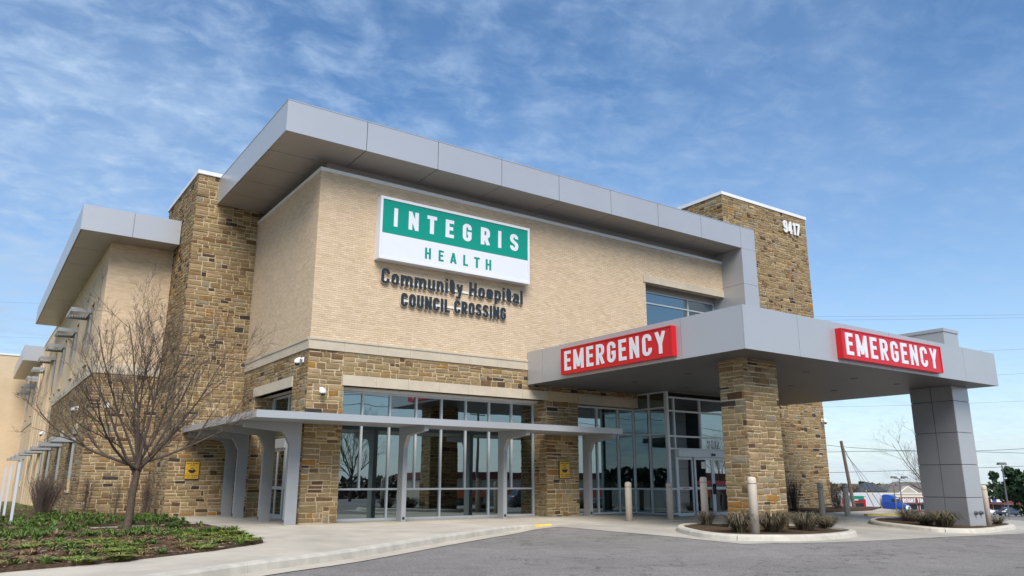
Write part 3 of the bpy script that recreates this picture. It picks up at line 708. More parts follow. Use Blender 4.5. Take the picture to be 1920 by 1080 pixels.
obj('brick_wall', MB().box(-50, WX-.01, 54, 54.4, -1.4, 11.4), 'brick_far', H); obj('coping', box(-50, WX+.4, 53.94, 54.5, 11.4, 11.55), 'white_coping', H)
# hidden mass: roofs, rear walls so that no light leaks
obj('roof_deck', MB().box(.4, 26, 12.1, 30, 10.9, 11.1).box(-4.3, .4, 12.1, 54, 10.0, 10.2).box(2.9, 19.9, .45, 12.3, 11.0, 11.12), 'dark_joint', H)
obj('rear_wall', MB().box(26.3, 26.6, 7.01, 30, -1, 11).box(0, 26.3, 30.01, 30.3, -1.2, 11), 'brick_far', H)
# sun shades on the wing: light shelf boxes on a bent bracket
def shade(z, y, far):
    t = thing('sun_shade', (WX, y, z), 'x', 'sun shade', 'sun shades along the wing windows'); d = .82; hw = .93
    f = MB(); f.box(WX-d, WX-.01, y-hw, y-hw+.04, z, z+.17); f.box(WX-d, WX-.01, y+hw-.04, y+hw, z, z+.17); f.box(WX-d, WX-d+.04, y-hw+.04, y+hw-.04, z, z+.17); f.box(WX-.05, WX-.01, y-hw+.04, y+hw-.04, z, z+.17)
    obj('frame', f, 'steel_grey', t)
    if not far:
        for k in range(7):
            xx = WX-d+.1+k*.1; obj('louvre', MB().add([(xx, y-hw+.04, z+.02), (xx+.012, y-hw+.04, z+.02), (xx+.07, y-hw+.04, z+.15), (xx+.058, y-hw+.04, z+.15), (xx, y+hw-.04, z+.02), (xx+.012, y+hw-.04, z+.02), (xx+.07, y+hw-.04, z+.15), (xx+.058, y+hw-.04, z+.15)], [(3, 2, 1, 0), (4, 5, 6, 7), (0, 1, 5, 4), (1, 2, 6, 5), (2, 3, 7, 6), (3, 0, 4, 7)]), 'steel_grey', t)
    for s in (-hw+.1,): obj('bracket', MB().box(WX-.1, WX-.012, y+s-.04, y+s+.04, z-1.5, z-.005), 'steel_grey', t)
    return t
ordn = ['first', 'second', 'third', 'fourth', 'fifth', 'sixth', 'seventh', 'eighth']
for i_, w in enumerate(wins):
    for z, lv in ((7.97, 'upper'), (2.72, 'lower')):
        t = shade(z, w+.45, i_ > 4)
        t['label'] = 'grey metal louvred sun shade over the %s %s floor window counted from the wing corner' % (ordn[i_], lv)

# ---- storefronts ----------------------------------------------------------------
def storefront(name, axis, plane, spans, thick=.12, mw=.06, fmat='mullion'):
    """spans: list of (z0,z1,[verticals]) rows; frame members as one mesh, panes as sub-parts"""
    f = MB(); panes = []
    def bx(a0, a1, z0, z1, t):
        if axis == 'x': f.box(a0, a1, plane-t/2, plane+t/2, z0, z1)
        else: f.box(plane-t/2, plane+t/2, a0, a1, z0, z1)
    zs = sorted(set([s[0] for s in spans]+[s[1] for s in spans])); lo = min(spans[0][2]); hi = max(spans[0][2])
    for z in zs: bx(lo-mw/2, hi+mw/2, z-mw/2, z+mw/2, thick)
    for z0, z1, vs in spans:
        for v in vs: bx(v-mw/2, v+mw/2, z0+mw/2, z1-mw/2, thick-.006)
        for a, b in zip(vs[:-1], vs[1:]): panes.append((a+mw/2, b-mw/2, z0+mw/2, z1-mw/2))
    o = obj(name, f, fmat, H)
    for a, b, z0, z1 in panes:
        pb = box(a, b, plane-.004, plane+.004, z0, z1) if axis == 'x' else box(plane-.004, plane+.004, a, b, z0, z1)
        pb = MB().add(*(([(a, plane, z0), (b, plane, z0), (b, plane, z1), (a, plane, z1)], [(0, 1, 2, 3)]) if axis == 'x' else ([(plane, b, z0), (plane, a, z0), (plane, a, z1), (plane, b, z1)], [(0, 1, 2, 3)])))
        obj('pane', pb, 'glass', o)
    return o
v8 = [1.19+.982*i_ for i_ in range(9)]
sf1 = storefront('storefront', 'x', g, [(.06, .98, v8[::2]), (.98, 3.04, v8), (3.04, 4.02, v8)])
obj('sill', box(1.15, 9.09, g-.09, g+.06, 0.0, .028), 'mullion', sf1)
obj('head_trim', box(1.15, 9.09, .55, g-.07, 4.05, 4.118), 'white_coping', sf1)
sf2 = storefront('storefront', 'x', .3, [(.06, .95, [10.62, 11.75, 12.85, 13.72]), (.95, 3.03, [10.62, 11.75, 12.85, 13.72]), (3.03, 4.02, [10.62, 11.75, 12.85, 13.72])])
VX, VY = 13.72, -1.55
sf3 = storefront('vestibule_side', 'y', VX, [(.04, .95, [VY, -.62, .3]), (.95, 3.0, [VY, -.62, .3]), (3.0, 4.0, [VY, -.62, .3]), (4.0, 4.6, [VY, -.62, .3])])
dv = [VX, 14.08, 15.55, 17.0, 18.4, 18.8, 19.7]
sf4 = storefront('vestibule_front', 'x', VY, [(2.45, 2.92, dv), (2.92, 3.88, dv), (3.88, 4.40, dv)], mw=.065)
obj('corner_post', box(VX-.075, VX+.045, VY-.075, VY+.05, -.15, 4.62), 'mullion', sf4)
side_f = MB()
for v in (14.08, 18.8): side_f.box(v-.035, v+.035, VY-.06, VY+.06, -.12, 2.41)
side_f.box(VX+.05, 14.045, VY-.05, VY+.05, .02, .09); side_f.box(VX+.05, 14.045, VY-.05, VY+.05, .93, .99)
obj('jamb', side_f, 'mullion', sf4); obj('pane', MB().add([(VX+.05, VY, .09), (14.045, VY, .09), (14.045, VY, 2.4), (VX+.05, VY, 2.4)], [(0, 1, 2, 3)]), 'glass', sf4)
def door_leaf(x0, x1, y, z1, z0=.0, rail=1.0, axis='x'):
    f = MB(); s = .075
    def bx(a0, a1, za, zb):
        if axis == 'x': f.box(a0, a1, y-.025, y+.025, za, zb)
        else: f.box(y-.025, y+.025, a0, a1, za, zb)
    bx(x0, x0+s, z0, z1); bx(x1-s, x1, z0, z1); bx(x0+s, x1-s, z0, z0+.14); bx(x0+s, x1-s, z1-.09, z1); bx(x0+s, x1-s, rail, rail+.1)
    d = obj('door', f, 'mullion', H)
    for za, zb in ((z0+.14, rail), (rail+.1, z1-.09)):
        q = [(x0+s, y, za), (x1-s, y, za), (x1-s, y, zb), (x0+s, y, zb)] if axis == 'x' else [(y, x1-s, za), (y, x0+s, za), (y, x0+s, zb), (y, x1-s, zb)]
        obj('pane', MB().add(q, [(0, 1, 2, 3)]), 'glass_door', d)
    return d
zf = -.06
for x0_, x1_, yy in ((14.12, 15.0, VY-.01), (15.02, 16.05, VY-.075), (16.06, 17.09, VY-.075), (17.11, 18.75, VY-.01)):
    d = door_leaf(x0_, x1_, yy, 2.14, zf, .93)
    if 15 < x0_ < 17: 
        obj('red_band', box(x0_+.076, x1_-.076, yy-.006, yy-.003, 1.10, 1.25), 'sign_red_dark', d)
        obj('door_handle', box(x1_-.06 if x0_ < 16 else x0_+.03, x1_-.03 if x0_ < 16 else x0_+.06, yy-.08, yy-.026, .75, 1.15), 'black_gloss', d)
        obj('notice', box(x0_+.4, x0_+.62, yy-.006, yy-.003, 1.72, 1.98), 'sign_white', d)
    else: obj('red_lettering_strip', box(x0_+.25, x0_+.6, yy-.029, yy-.026, .965, 1.0), 'sign_red_dark', d)
hd = obj('door_header', box(14.12, 18.76, VY-.16, VY+.05, 2.15, 2.41), 'mullion', H); obj('motion_sensor', box(15.95, 16.15, VY-.2, VY-.161, 2.2, 2.3), 'black_gloss', hd)
letters(H, '9417', (15.95, VY-.01, 2.56), X1, NY, .72, .26, .17, .004, 'sign_white', 'address_number')
# side entrance
sf5 = storefront('storefront', 'y', .72, [(2.62, 3.3, [1.3, 2.4, 3.55, 5.22]), (3.3, 4.08, [1.3, 2.4, 3.55, 5.22])])
sf6 = storefront('storefront', 'y', .72, [(.05, .98, [1.3, 2.4, 3.52]), (.98, 2.62, [1.3, 2.4, 3.52])])
door_leaf(3.58, 4.4, .70, 2.32, 0, .95, 'y'); door_leaf(4.41, 5.2, .74, 2.32, 0, .95, 'y')
obj('door_header', box(.62, .78, 3.56, 5.22, 2.325, 2.585), 'mullion', H)
# upper window
sf7 = storefront('upper_window', 'x', .62, [(6.25, 8.71, [14.45, 17.6, 19.33]), (8.71, 9.2, [14.45, 17.6, 19.33])])
obj('head_closure', box(14.42, 19.39, .6, .66, 9.23, 9.56), 'silver_soffit', sf7)
# ---- interior
obj('interior_floor', MB().box(.9, 26, .9, 9, -.12, -.02).box(13.8, 19.7, -1.5, .9, -.2, -.08), 'concrete', H)
obj('interior_ceiling', MB().box(.9, 26, .87, 9, 4.12, 4.2).box(13.8, 20, -1.5, .86, 4.62, 4.7), 'interior_wall', H)
obj('interior_wall', MB().box(.31, 26, 8, 8.2, -.1, 4.15).box(10.3, 10.45, 1.1, 8, -.1, 4.1).box(19.75, 19.85, -1.55, 8, -.3, 4.6).box(14.4, 19.4, 4, 4.2, 5.3, 10.9).box(14.2, 14.38, .4, 4, 5.3, 10.9).box(14.42, 19.4, .7, 4, 5.9, 6.0), 'interior_wall', H)
for x0_, x1_ in ((10.9, 11.7), (12.0, 12.5)): obj('blind', box(x0_, x1_, .55, .56, .2, 3.9), 'curtain', H)
obj('window_blind', box(14.45, 17.2, .85, .86, 6.3, 9.2), 'curtain', H)
for x_, y_ in ((2.6, 3.2), (5.0, 3.6), (7.6, 3.0), (12, 3), (15, 3), (17, 2.6)): obj('reception_counter', MB().box(x_, x_+1.4, y_, y_+.6, -.02, 1.0).box(x_-.05, x_+1.45, y_-.05, y_+.65, 1.0, 1.05), 'interior_dark', H)
ST.build(sw, H)

# ================================================================== WALKWAY CANOPY
WC = thing('walkway_canopy', (4, -.5, 0), 'low grey steel canopy on posts along the storefront and round the corner', 'canopy')
ZR0, ZR1 = 2.875, 3.07
RX0, RX1, RY = -2.0, 11.0, -1.92
rf = MB()
L6 = [(RX0, RY), (RX1, RY), (RX1, -.06), (-.07, -.06), (-.07, TA-.06), (RX0, TA-.06)]
rf.prism(L6, 2, ZR0+.015, ZR1-.01); rfo = obj('roof', rf, 'steel_grey', WC)
obj('roof_edge', MB().box(RX0-.03, RX1+.03, RY-.03, RY, ZR0, ZR1).box(RX0-.03, RX0, RY, TA-.06, ZR0, ZR1).box(RX1, RX1+.03, RY, -.06, ZR0, ZR1), 'silver_panel', rfo)
def canopy_post(x, y, dirx, diry, reach):
    """slab post with a chamfered knee and an arm reaching out under the roof"""
    dp = .17; w = .075; a = reach
    prof = [(-dp, .0), (dp, 0.), (dp, ZR0+.012), (-a, ZR0+.012), (-a, ZR0-.16), (-dp-.30, ZR0-.27), (-dp, ZR0-.62)]
    prof = [(-dp, .0), (dp, 0.), (dp, ZR0+.012), (-a, ZR0+.012), (-a, ZR0-.16), (-dp-.22, ZR0-.26), (-dp-.16, ZR0-.32), (-dp, ZR0-.62)]
    z0 = gz(x, y)
    n = len(prof); vs = []
    for s in (-w, w):
        for p, z in prof: vs.append((x+(-p*dirx if dirx else s), y+(-p*diry if diry else s), (z if z > 0 else z0)))
    mb = MB().add(vs, [tuple(range(n)), tuple(range(2*n-1, n-1, -1))]+[(i_, n+i_, n+(i_+1) % n, (i_+1) % n) for i_ in range(n)])
    bmm = bmesh.new(); me = mb.mesh('post', 'steel_grey'); bmm.from_mesh(me); bmesh.ops.recalc_face_normals(bmm, faces=bmm.faces); bmm.to_mesh(me); bmm.free()
    po = obj('post', me, None, WC)
    c = MB(); fx, fy = x+dirx*(dp+.004), y+diry*(dp+.004)
    c.tube([(fx-dirx*.02, fy-diry*.02, z0+.12), (fx+dirx*.004, fy+diry*.004, z0+.12)], .045, 12); obj('drain_outlet', c, 'sign_black', po)
for x in (3.15, 6.95, 10.75): canopy_post(x, -.30, 0, -1, 1.5)
for y in (-.28, 2.05, 4.85, 6.3): canopy_post(-.37, y, -1, 0, 1.5)

# ================================================================== EMERGENCY CANOPY
EC = thing('emergency_canopy', (16, -5, -.2), 'large flat drive through canopy with silver fascia over the emergency entrance', 'canopy')
CL0, CL1, CR, CF, CT, CB = 8.21, 8.21, 22.37, -9.77, 5.82, 4.63
body = MB(); body.add([(CL0+.04, -.06, CB+.05), (CL1+.03, CF+.03, CB+.05), (CR-.03, CF+.03, CB+.05), (CR-.03, .2, CB+.05), (CL0+.04, -.06, CT-.12), (CL1+.03, CF+.03, CT-.12), (CR-.03, CF+.03, CT-.12), (CR-.03, .2, CT-.12)],
    [(0, 3, 2, 1), (4, 5, 6, 7), (0, 1, 5, 4), (1, 2, 6, 5), (2, 3, 7, 6), (3, 0, 4, 7)])
cbody = obj('canopy_roof', body, 'dark_joint', EC)
nf = 6
for i_ in range(nf):
    a = CL1+(CR-CL1)*i_/nf; b = CL1+(CR-CL1)*(i_+1)/nf
    obj('fascia_panel', box(a+(.006 if i_ else 0), b-(.006 if i_ < nf-1 else 0), CF, CF+.028, CB, CT), 'silver_panel', cbody)
ld = Vector((CL1-CL0, CF, 0)).normalized(); ln = Vector((ld.y, -ld.x, 0)); lL = Vector((CL1-CL0, CF, 0)).length
for a, b in ((0, .95), (.95, 3.15), (3.15, 5.35), (5.35, 7.55), (7.55, lL-.028)):
    p = Vector((CL0, 0, 0))+ld*(a+(.006 if a else .05)); q = Vector((CL0, 0, 0))+ld*(b-.006); k = -ln*.028
    if k.x < 0: k = -k
    obj('fascia_panel', MB().add([(p.x, p.y, CB), (q.x, q.y, CB), (q.x+k.x, q.y+k.y, CB), (p.x+k.x, p.y+k.y, CB), (p.x, p.y, CT), (q.x, q.y, CT), (q.x+k.x, q.y+k.y, CT), (p.x+k.x, p.y+k.y, CT)], [(0, 3, 2, 1), (4, 5, 6, 7), (0, 1, 5, 4), (1, 2, 6, 5), (2, 3, 7, 6), (3, 0, 4, 7)]), 'silver_panel', cbody)
for i_ in range(4): obj('fascia_panel', box(CR-.028, CR, CF+.029+2.43*i_+.006, CF+.029+2.43*(i_+1)-.006, CB, CT), 'silver_panel', cbody)
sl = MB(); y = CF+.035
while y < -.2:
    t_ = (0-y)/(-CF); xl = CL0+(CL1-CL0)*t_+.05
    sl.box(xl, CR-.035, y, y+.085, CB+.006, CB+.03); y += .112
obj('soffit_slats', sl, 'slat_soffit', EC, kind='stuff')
for x_ in (10.8, 13.5, 16.2, 18.9):
    for y_ in (-2.9, -5.4, -7.9): obj('recessed_light', MB().lathe([(.11, -.012), (.11, .0), (.085, .0)], (x_, y_, CB+.006), 14), 'lamp_grey', EC)
# stone pillar
PX0, PX1, PY0, PY1 = 9.47, 10.95, -8.66, -7.80
pil = obj('stone_pillar', box(PX0, PX1, PY0, PY1, -.35, CB+.02), 'mortar', EC)
PS = Stones(); zb_ = -.22
PS.face((PX0-e, PY0, zb_), *FX, PX1-PX0+e, CB-zb_, 80); PS.face((PX0, PY1+e, zb_), *FL, PY1-PY0+e, CB-zb_, 81)
PS.face((PX1, PY0, zb_), (0, 1, 0), (1, 0, 0), PY1-PY0, CB-zb_, 82, bias=.01); PS.face((PX1+e, PY1, zb_), (-1, 0, 0), (0, 1, 0), PX1-PX0+e, CB-zb_, 83, bias=.01)
PS.build(pil, EC)
# metal clad column
KX0, KX1, KY0, KY1 = 20.92, 22.08, -8.80, -7.24
colm = obj('metal_column', box(KX0+.025, KX1-.025, KY0+.025, KY1-.025, -.6, CB+.02), 'dark_joint', EC)
for z0_, z1_ in ((-.5, .69), (.71, 1.83), (1.85, 2.96), (2.98, 4.09), (4.11, CB)):
    obj('cladding_panel', box(KX0, KX1, KY0, KY0+.024, z0_, z1_), 'silver_panel', colm)
    ym = (KY0+KY1)/2
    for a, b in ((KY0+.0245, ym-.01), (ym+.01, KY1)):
        obj('cladding_panel', box(KX0, KX0+.024, a, b, z0_, z1_), 'column_panel_shaded', colm)
    obj('cladding_panel', box(KX1-.024, KX1, KY0+.0245, KY1, z0_, z1_), 'column_panel_shaded', colm)
for x_ in (21.35, 21.72): obj('hose_connection', MB().tube([(x_, KY0+.01, .17), (x_, KY0-.06, .17)], .07, 14).tube([(x_, KY0-.06, .17), (x_, KY0-.12, .17)], .05, 14), 'lamp_grey', colm)
rb = obj('roof_box', box(20.98, 22.06, -8.74, -5.92, CT-.13, 6.67), 'silver_panel', EC); obj('cap', box(20.95, 22.09, -8.77, -5.89, 6.67, 6.79), 'silver_panel', rb)

# ================================================================== SIGNS
S1 = thing('hospital_sign', (5, -.2, 8.3), 'large white framed sign box with green band reading INTEGRIS HEALTH on the brick wall', 'sign')
SX0, SX1, SZ0, SZ1 = 1.98, 8.09, 8.31, 10.48
obj('sign_box', MB().box(SX0, SX1, -.33, -.008, SZ0, SZ1), 'sign_white', S1)
fr = MB(); fr.box(SX0, SX1, -.37, -.331, SZ1-.09, SZ1); fr.box(SX0, SX1, -.37, -.331, SZ0, SZ0+.09); fr.box(SX0, SX0+.08, -.37, -.331, SZ0+.09, SZ1-.09); fr.box(SX1-.08, SX1, -.37, -.331, SZ0+.09, SZ1-.09)
obj('frame', fr, 'sign_white', S1)
gp = obj('green_panel', box(SX0+.082, SX1-.082, -.345, -.332, 9.22, SZ1-.092), 'sign_green', S1)
obj('white_panel', box(SX0+.082, SX1-.082, -.343, -.332, SZ0+.092, 9.217), 'sign_white', S1)
for ch, l_, r_ in zip('INTEGRIS', (2.48, 3.03, 3.74, 4.47, 5.17, 5.93, 6.68, 7.21), (2.62, 3.41, 4.12, 4.81, 5.54, 6.32, 6.82, 7.58)):
    letters(S1, ch, (l_, -.345, 9.49), X1, NY, r_-l_, .65, .195, .006, 'sign_white')
for ch, l_, r_ in zip('HEALTH', (3.69, 4.22, 4.68, 5.21, 5.66, 6.15), (3.92, 4.42, 4.94, 5.41, 5.90, 6.39)):
    letters(S1, ch, (l_, -.343, 8.58), X1, NY, r_-l_, .39, .17, .006, 'sign_green')
S2 = thing('wall_lettering', (5, -.1, 7.5), 'raised dark letters reading Community Hospital under the green and white sign', 'sign')
letters(S2, 'Community', (2.22, -.05, 7.55), X1, NY, 3.15, .52, .17, .014, 'letter_dark', side='letter_side', sdepth=.05, gap=.10)
letters(S2, 'Hospital', (5.62, -.05, 7.57), X1, NY, 2.33, .52, .17, .014, 'letter_dark', side='letter_side', sdepth=.05, gap=.10)
obj('raceway', MB().box(2.3, 7.9, -.05, -.008, 7.66, 7.74), 'letter_side', S2)
S3 = thing('wall_lettering', (5, -.1, 6.9), 'raised dark capital letters reading COUNCIL CROSSING on the cream brick', 'sign')
letters(S3, 'COUNCIL', (2.97, -.05, 6.87), X1, NY, 1.88, .46, .195, .014, 'letter_dark', side='letter_side', sdepth=.05, gap=.10)
letters(S3, 'CROSSING', (5.02, -.05, 6.89), X1, NY, 2.18, .46, .195, .014, 'letter_dark', side='letter_side', sdepth=.05, gap=.10)
obj('raceway', MB().box(3.0, 7.15, -.05, -.008, 7.05, 7.13), 'letter_side', S3)
# EMERGENCY, left fascia (follows the fascia line) and front fascia
def emergency(o, u, nrm, w, z0, z1, label):
    o = Vector(o); u = Vector(u).normalized(); nrm = Vector(nrm).normalized()
    t = thing('emergency_sign', (o+u*w/2+Vector((0, 0, z0))), label, 'sign'); D = .18
    P = lambda s, d, z: tuple(o+u*s+nrm*d+Vector((0, 0, z)))
    q = MB().add([P(0, .004, z0), P(w, .004, z0), P(w, D, z0), P(0, D, z0), P(0, .004, z1), P(w, .004, z1), P(w, D, z1), P(0, D, z1)], [(0, 1, 2, 3), (7, 6, 5, 4), (3, 2, 6, 7), (1, 0, 4, 5), (2, 1, 5, 6), (0, 3, 7, 4)])
    obj('sign_box', q, 'sign_red', t)
    k = .035; fm = MB()
    for (a, b, c, d) in ((0, w, z0, z0+k), (0, w, z1-k, z1), (0, k, z0+k, z1-k), (w-k, w, z0+k, z1-k)):
        fm.add([P(a, D+.001, c), P(b, D+.001, c), P(b, D+.02, c), P(a, D+.02, c), P(a, D+.001, d), P(b, D+.001, d), P(b, D+.02, d), P(a, D+.02, d)], [(0, 1, 2, 3), (7, 6, 5, 4), (3, 2, 6, 7), (1, 0, 4, 5), (2, 1, 5, 6), (0, 3, 7, 4)])
    obj('frame', fm, 'sign_red', t)
    letters(t, 'EMERGENCY', o+u*(w*.035)+nrm*D+Vector((0, 0, z0+(z1-z0)*.135)), u, nrm, w*.915, (z1-z0)*.74, .165, .015, 'sign_white', gap=.2)
lo = Vector((CL0, 0, 0))
nl = ln if ln.x < 0 else -ln
emergency(lo+ld*2.25, ld, nl, 5.12, 4.73, 5.62, 'red EMERGENCY sign on the canopy side beside the brick wall')
emergency((12.36, CF, 0), X1, NY, 5.70, 4.73, 5.62, 'red EMERGENCY sign on the canopy front between pillar and metal column')
S4 = thing('address_numerals', (25.3, .2, 13.6), 'white numerals 9417 high on the stone tower', 'sign')
letters(S4, '9417', (24.6, .18, 13.64), X1, NY, 1.4, .66, .19, .05, 'white_coping', 'numeral', gap=.08)
def baby_sign(x, y, z, label):
    t = thing('safe_baby_sign', (x, y, z), label, 'sign'); w, h = .5, .62; d = .06
    obj('backing', box(x-w/2, x+w/2, y-d-.012, y-d, z, z+h), 'sign_black', t)
    pl = obj('yellow_panel', box(x-w/2+.02, x+w/2-.02, y-d-.018, y-d-.0125, z+.02, z+h-.02), 'sign_yellow', t)
    for s, zz_, ww, hh in (('SAFE BABY', .515, .40, .052), ('SITE', .45, .15, .045), ('SITIO SEGURO', .115, .42, .042), ('PARA BEBES', .05, .38, .042)):
        letters(t, s, (x-ww/2, y-d-.018, z+zz_), X1, NY, ww, hh, .16, .002, 'sign_black')
    f = MB()
    for a, b, c, e_ in ((-.17, .17, .195, .2), (-.17, .17, .415, .42), (-.17, -.165, .2, .415), (.165, .17, .2, .415)): f.box(x+a, x+b, y-d-.021, y-d-.0182, z+c, z+e_)
    obj('pictogram_border', f, 'sign_black', t)
    p = MB(); yy = y-d-.0225
    n = 14
    p.add([(x+.125*math.cos(math.pi+math.pi*i_/n), yy, z+.30+.09*math.sin(math.pi+math.pi*i_/n)) for i_ in range(n+1)]+[(x+.06, yy, z+.325), (x-.06, yy, z+.315)], [tuple(range(n+3))])
    p.add([(x-.15, yy-.0005, z+.285), (x-.13, yy-.0005, z+.285), (x, yy-.0005, z+.375), (x+.13, yy-.0005, z+.285), (x+.15, yy-.0005, z+.285), (x, yy-.0005, z+.405)], [(0, 1, 2, 5), (2, 3, 4, 5)])
    obj('pictogram', p, 'sign_black', t)
baby_sign(-1.57, TA, 1.28, 'yellow safe baby site notice on the stone tower beside the side canopy posts')
baby_sign(9.85, 0, 1.33, 'yellow safe baby site notice on the stone pier between the two storefronts')
# ---- dome cameras
def dome_cam(x, y, z, nx, ny, label):
    t = thing('dome_camera', (x, y, z), label, 'camera'); a = .24
    w = MB(); px, py = -ny, nx
    w.add([(x+px*s+nx*d, y+py*s+ny*d, z+q) for d in (.045, .08) for s, q in ((-.05, 0), (.05, 0), (.05, .16), (-.05, .16))], [(3, 2, 1, 0), (4, 5, 6, 7), (0, 1, 5, 4), (1, 2, 6, 5), (2, 3, 7, 6), (3, 0, 4, 7)])
    obj('wall_plate', w, 'camera_white', t)
    obj('arm', MB().tube([(x+nx*.07, y+ny*.07, z+.08), (x+nx*.16, y+ny*.16, z+.115), (x+nx*a, y+ny*a, z+.08)], [.034, .034, .04], 10), 'camera_white', t, True)
    c = (x+nx*a, y+ny*a, z)
    obj('housing', MB().lathe([(.04, .10), (.075, .07), (.092, .02), (.092, -.04), (.075, -.05)], c, 16), 'camera_white', t, True)
    obj('dome', MB().lathe([(.072, -.05), (.066, -.085), (.045, -.11), (.015, -.12)], c, 16), 'black_gloss', t, True)
dome_cam(0, .35, 4.78, -1, 0, 'white dome camera on the side wall under the limestone belt')
dome_cam(.42, 0, 3.85, 0, -1, 'white dome camera on the corner stone pier beside the storefront lintel')
dome_cam(WX, 13.2, 4.0, -1, 0, 'white dome camera on the wing stonework above the first lower sun shade')
dome_cam(-4.1, WY, 3.9, 0, -1, 'white dome camera on the wing front behind the bare tree')
dome_cam(WX-.0, 28.2, 3.75, -1, 0, 'white dome camera at the start of the wing brick bay')
dome_cam(26.4, .25, 4.1, 0, -1, 'white dome camera on the tall stone tower beside the canopy')

# ================================================================== ISLANDS, BOLLARDS
def island(poly, label_side):
    pl = [Vector(p) for p in poly]; n = len(pl); out = []
    for i_ in range(n):
        p0, p1, p2, p3 = pl[i_-1], pl[i_], pl[(i_+1) % n], pl[(i_+2) % n]
        for k in range(6):
            t = k/6; out.append(.5*((2*p1)+(p2-p0)*t+(2*p0-5*p1+4*p2-p3)*t*t+(3*p1-p0-3*p2+p3)*t**3))
    area = sum(out[i_].x*out[(i_+1) % len(out)].y-out[(i_+1) % len(out)].x*out[i_].y for i_ in range(len(out)))
    if area < 0: out.reverse()
    prof = [(.05, -.02), (.02, .10), (-.03, .14), (-.16, .145), (-.18, .05)]
    k = struct('island_kerb', sweep([out[0], out[1]], [(-.05, .0), (-.05, .05), (-.1, .05), (-.1, 0)], lambda x, y, d: rz(x, y)+d), 'concrete_kerb')
    st_ = 9; i_ = 0; out2 = out+[out[0]]
    while i_ < len(out2)-1:
        seg = [Vector(q) for q in out2[i_:i_+st_+1]]
        if len(seg) > 1:
            d = (seg[1]-seg[0]).normalized(); seg[0] = seg[0]+d*.01
            obj('kerb_segment', sweep(seg, prof, lambda x, y, d: rz(x, y)+d), 'concrete_kerb', k)
        i_ += st_
    nn = normals(out, True); ins = [(p-q*.15) for p, q in zip(out, nn)]
    struct('island_bed', sheet([(p.x, p.y) for p in ins], lambda x, y: rz(x, y)+.11+.03*mnoise.noise((x*2, y*2, 3)), .3), 'mulch', True)
isl1 = [(8.9, -6.5), (7.8, -7.5), (6.98, -9.0), (6.98, -10.1), (7.9, -10.75), (9.4, -10.75), (11.3, -10.25), (12.6, -9.6), (12.95, -8.7), (12.7, -7.3), (11.5, -6.3), (9.9, -6.1)]
isl2 = [(20.8, -5.4), (18.5, -6.6), (17.65, -8.3), (17.55, -9.6), (19.0, -10.0), (21.8, -9.5), (24.2, -8.8), (24.7, -7.9), (24.0, -6.4), (22.5, -5.5)]
island(isl1, 1); island(isl2, 2)
def bollard(x, y, z, h, label, r=.112):
    t = thing('bollard', (x, y, z), label, 'bollard', 'bollards round the emergency drive')
    obj('shaft', MB().lathe([(r, -.1), (r, h-.10), (r*.97, h-.05), (r*.8, h-.015), (r*.4, h), (.01, h+.003)], (x, y, z), 20), 'bollard', t, True)
    obj('joint_band', MB().lathe([(r+.004, h-.17), (r+.004, h-.155)], (x, y, z), 20), 'lamp_grey', t)
for x, y, dz, h, lb in ((10.08, -3.15, .0, 1.27, 'tan bollard on the flush walk before the second storefront'), (12.19, -2.97, 0, 1.27, 'tan bollard beside the vestibule corner'), (10.83, -5.75, .0, 1.48, 'tan bollard standing in the drive behind the stone pillar island'),
        (8.10, -9.75, .11, 1.36, 'pale bollard at the front of the stone pillar island among grass clumps'), (20.73, -3.18, 0, 1.30, 'dark tan bollard at the base of the tall stone tower'), (22.06, -3.44, 0, 1.32, 'dark tan bollard beyond the stone tower by the yellow kerb'), (22.78, -8.55, .11, 1.40, 'pale bollard beside the foot of the metal clad column')):
    bollard(x, y, rz(x, y)+dz, h, lb)
for i_, (x, y, lb) in enumerate(((-6.88, 4.0, 'white steel post in the planting bed, foremost of three'), (-6.88, 8.6, 'white steel post in the planting bed, middle of three'), (-6.88, 12.6, 'white steel post at the lawn edge, rearmost of three'))):
    t = thing('white_post', (x, y, 0), lb, 'post', 'white posts by the wing'); obj('shaft', box(x-.035, x+.035, y-.035, y+.035, gz(x, y)-.05, 1.72), 'white_paint', t); obj('cap', box(x-.04, x+.04, y-.04, y+.04, 1.721, 1.74), 'white_paint', t)

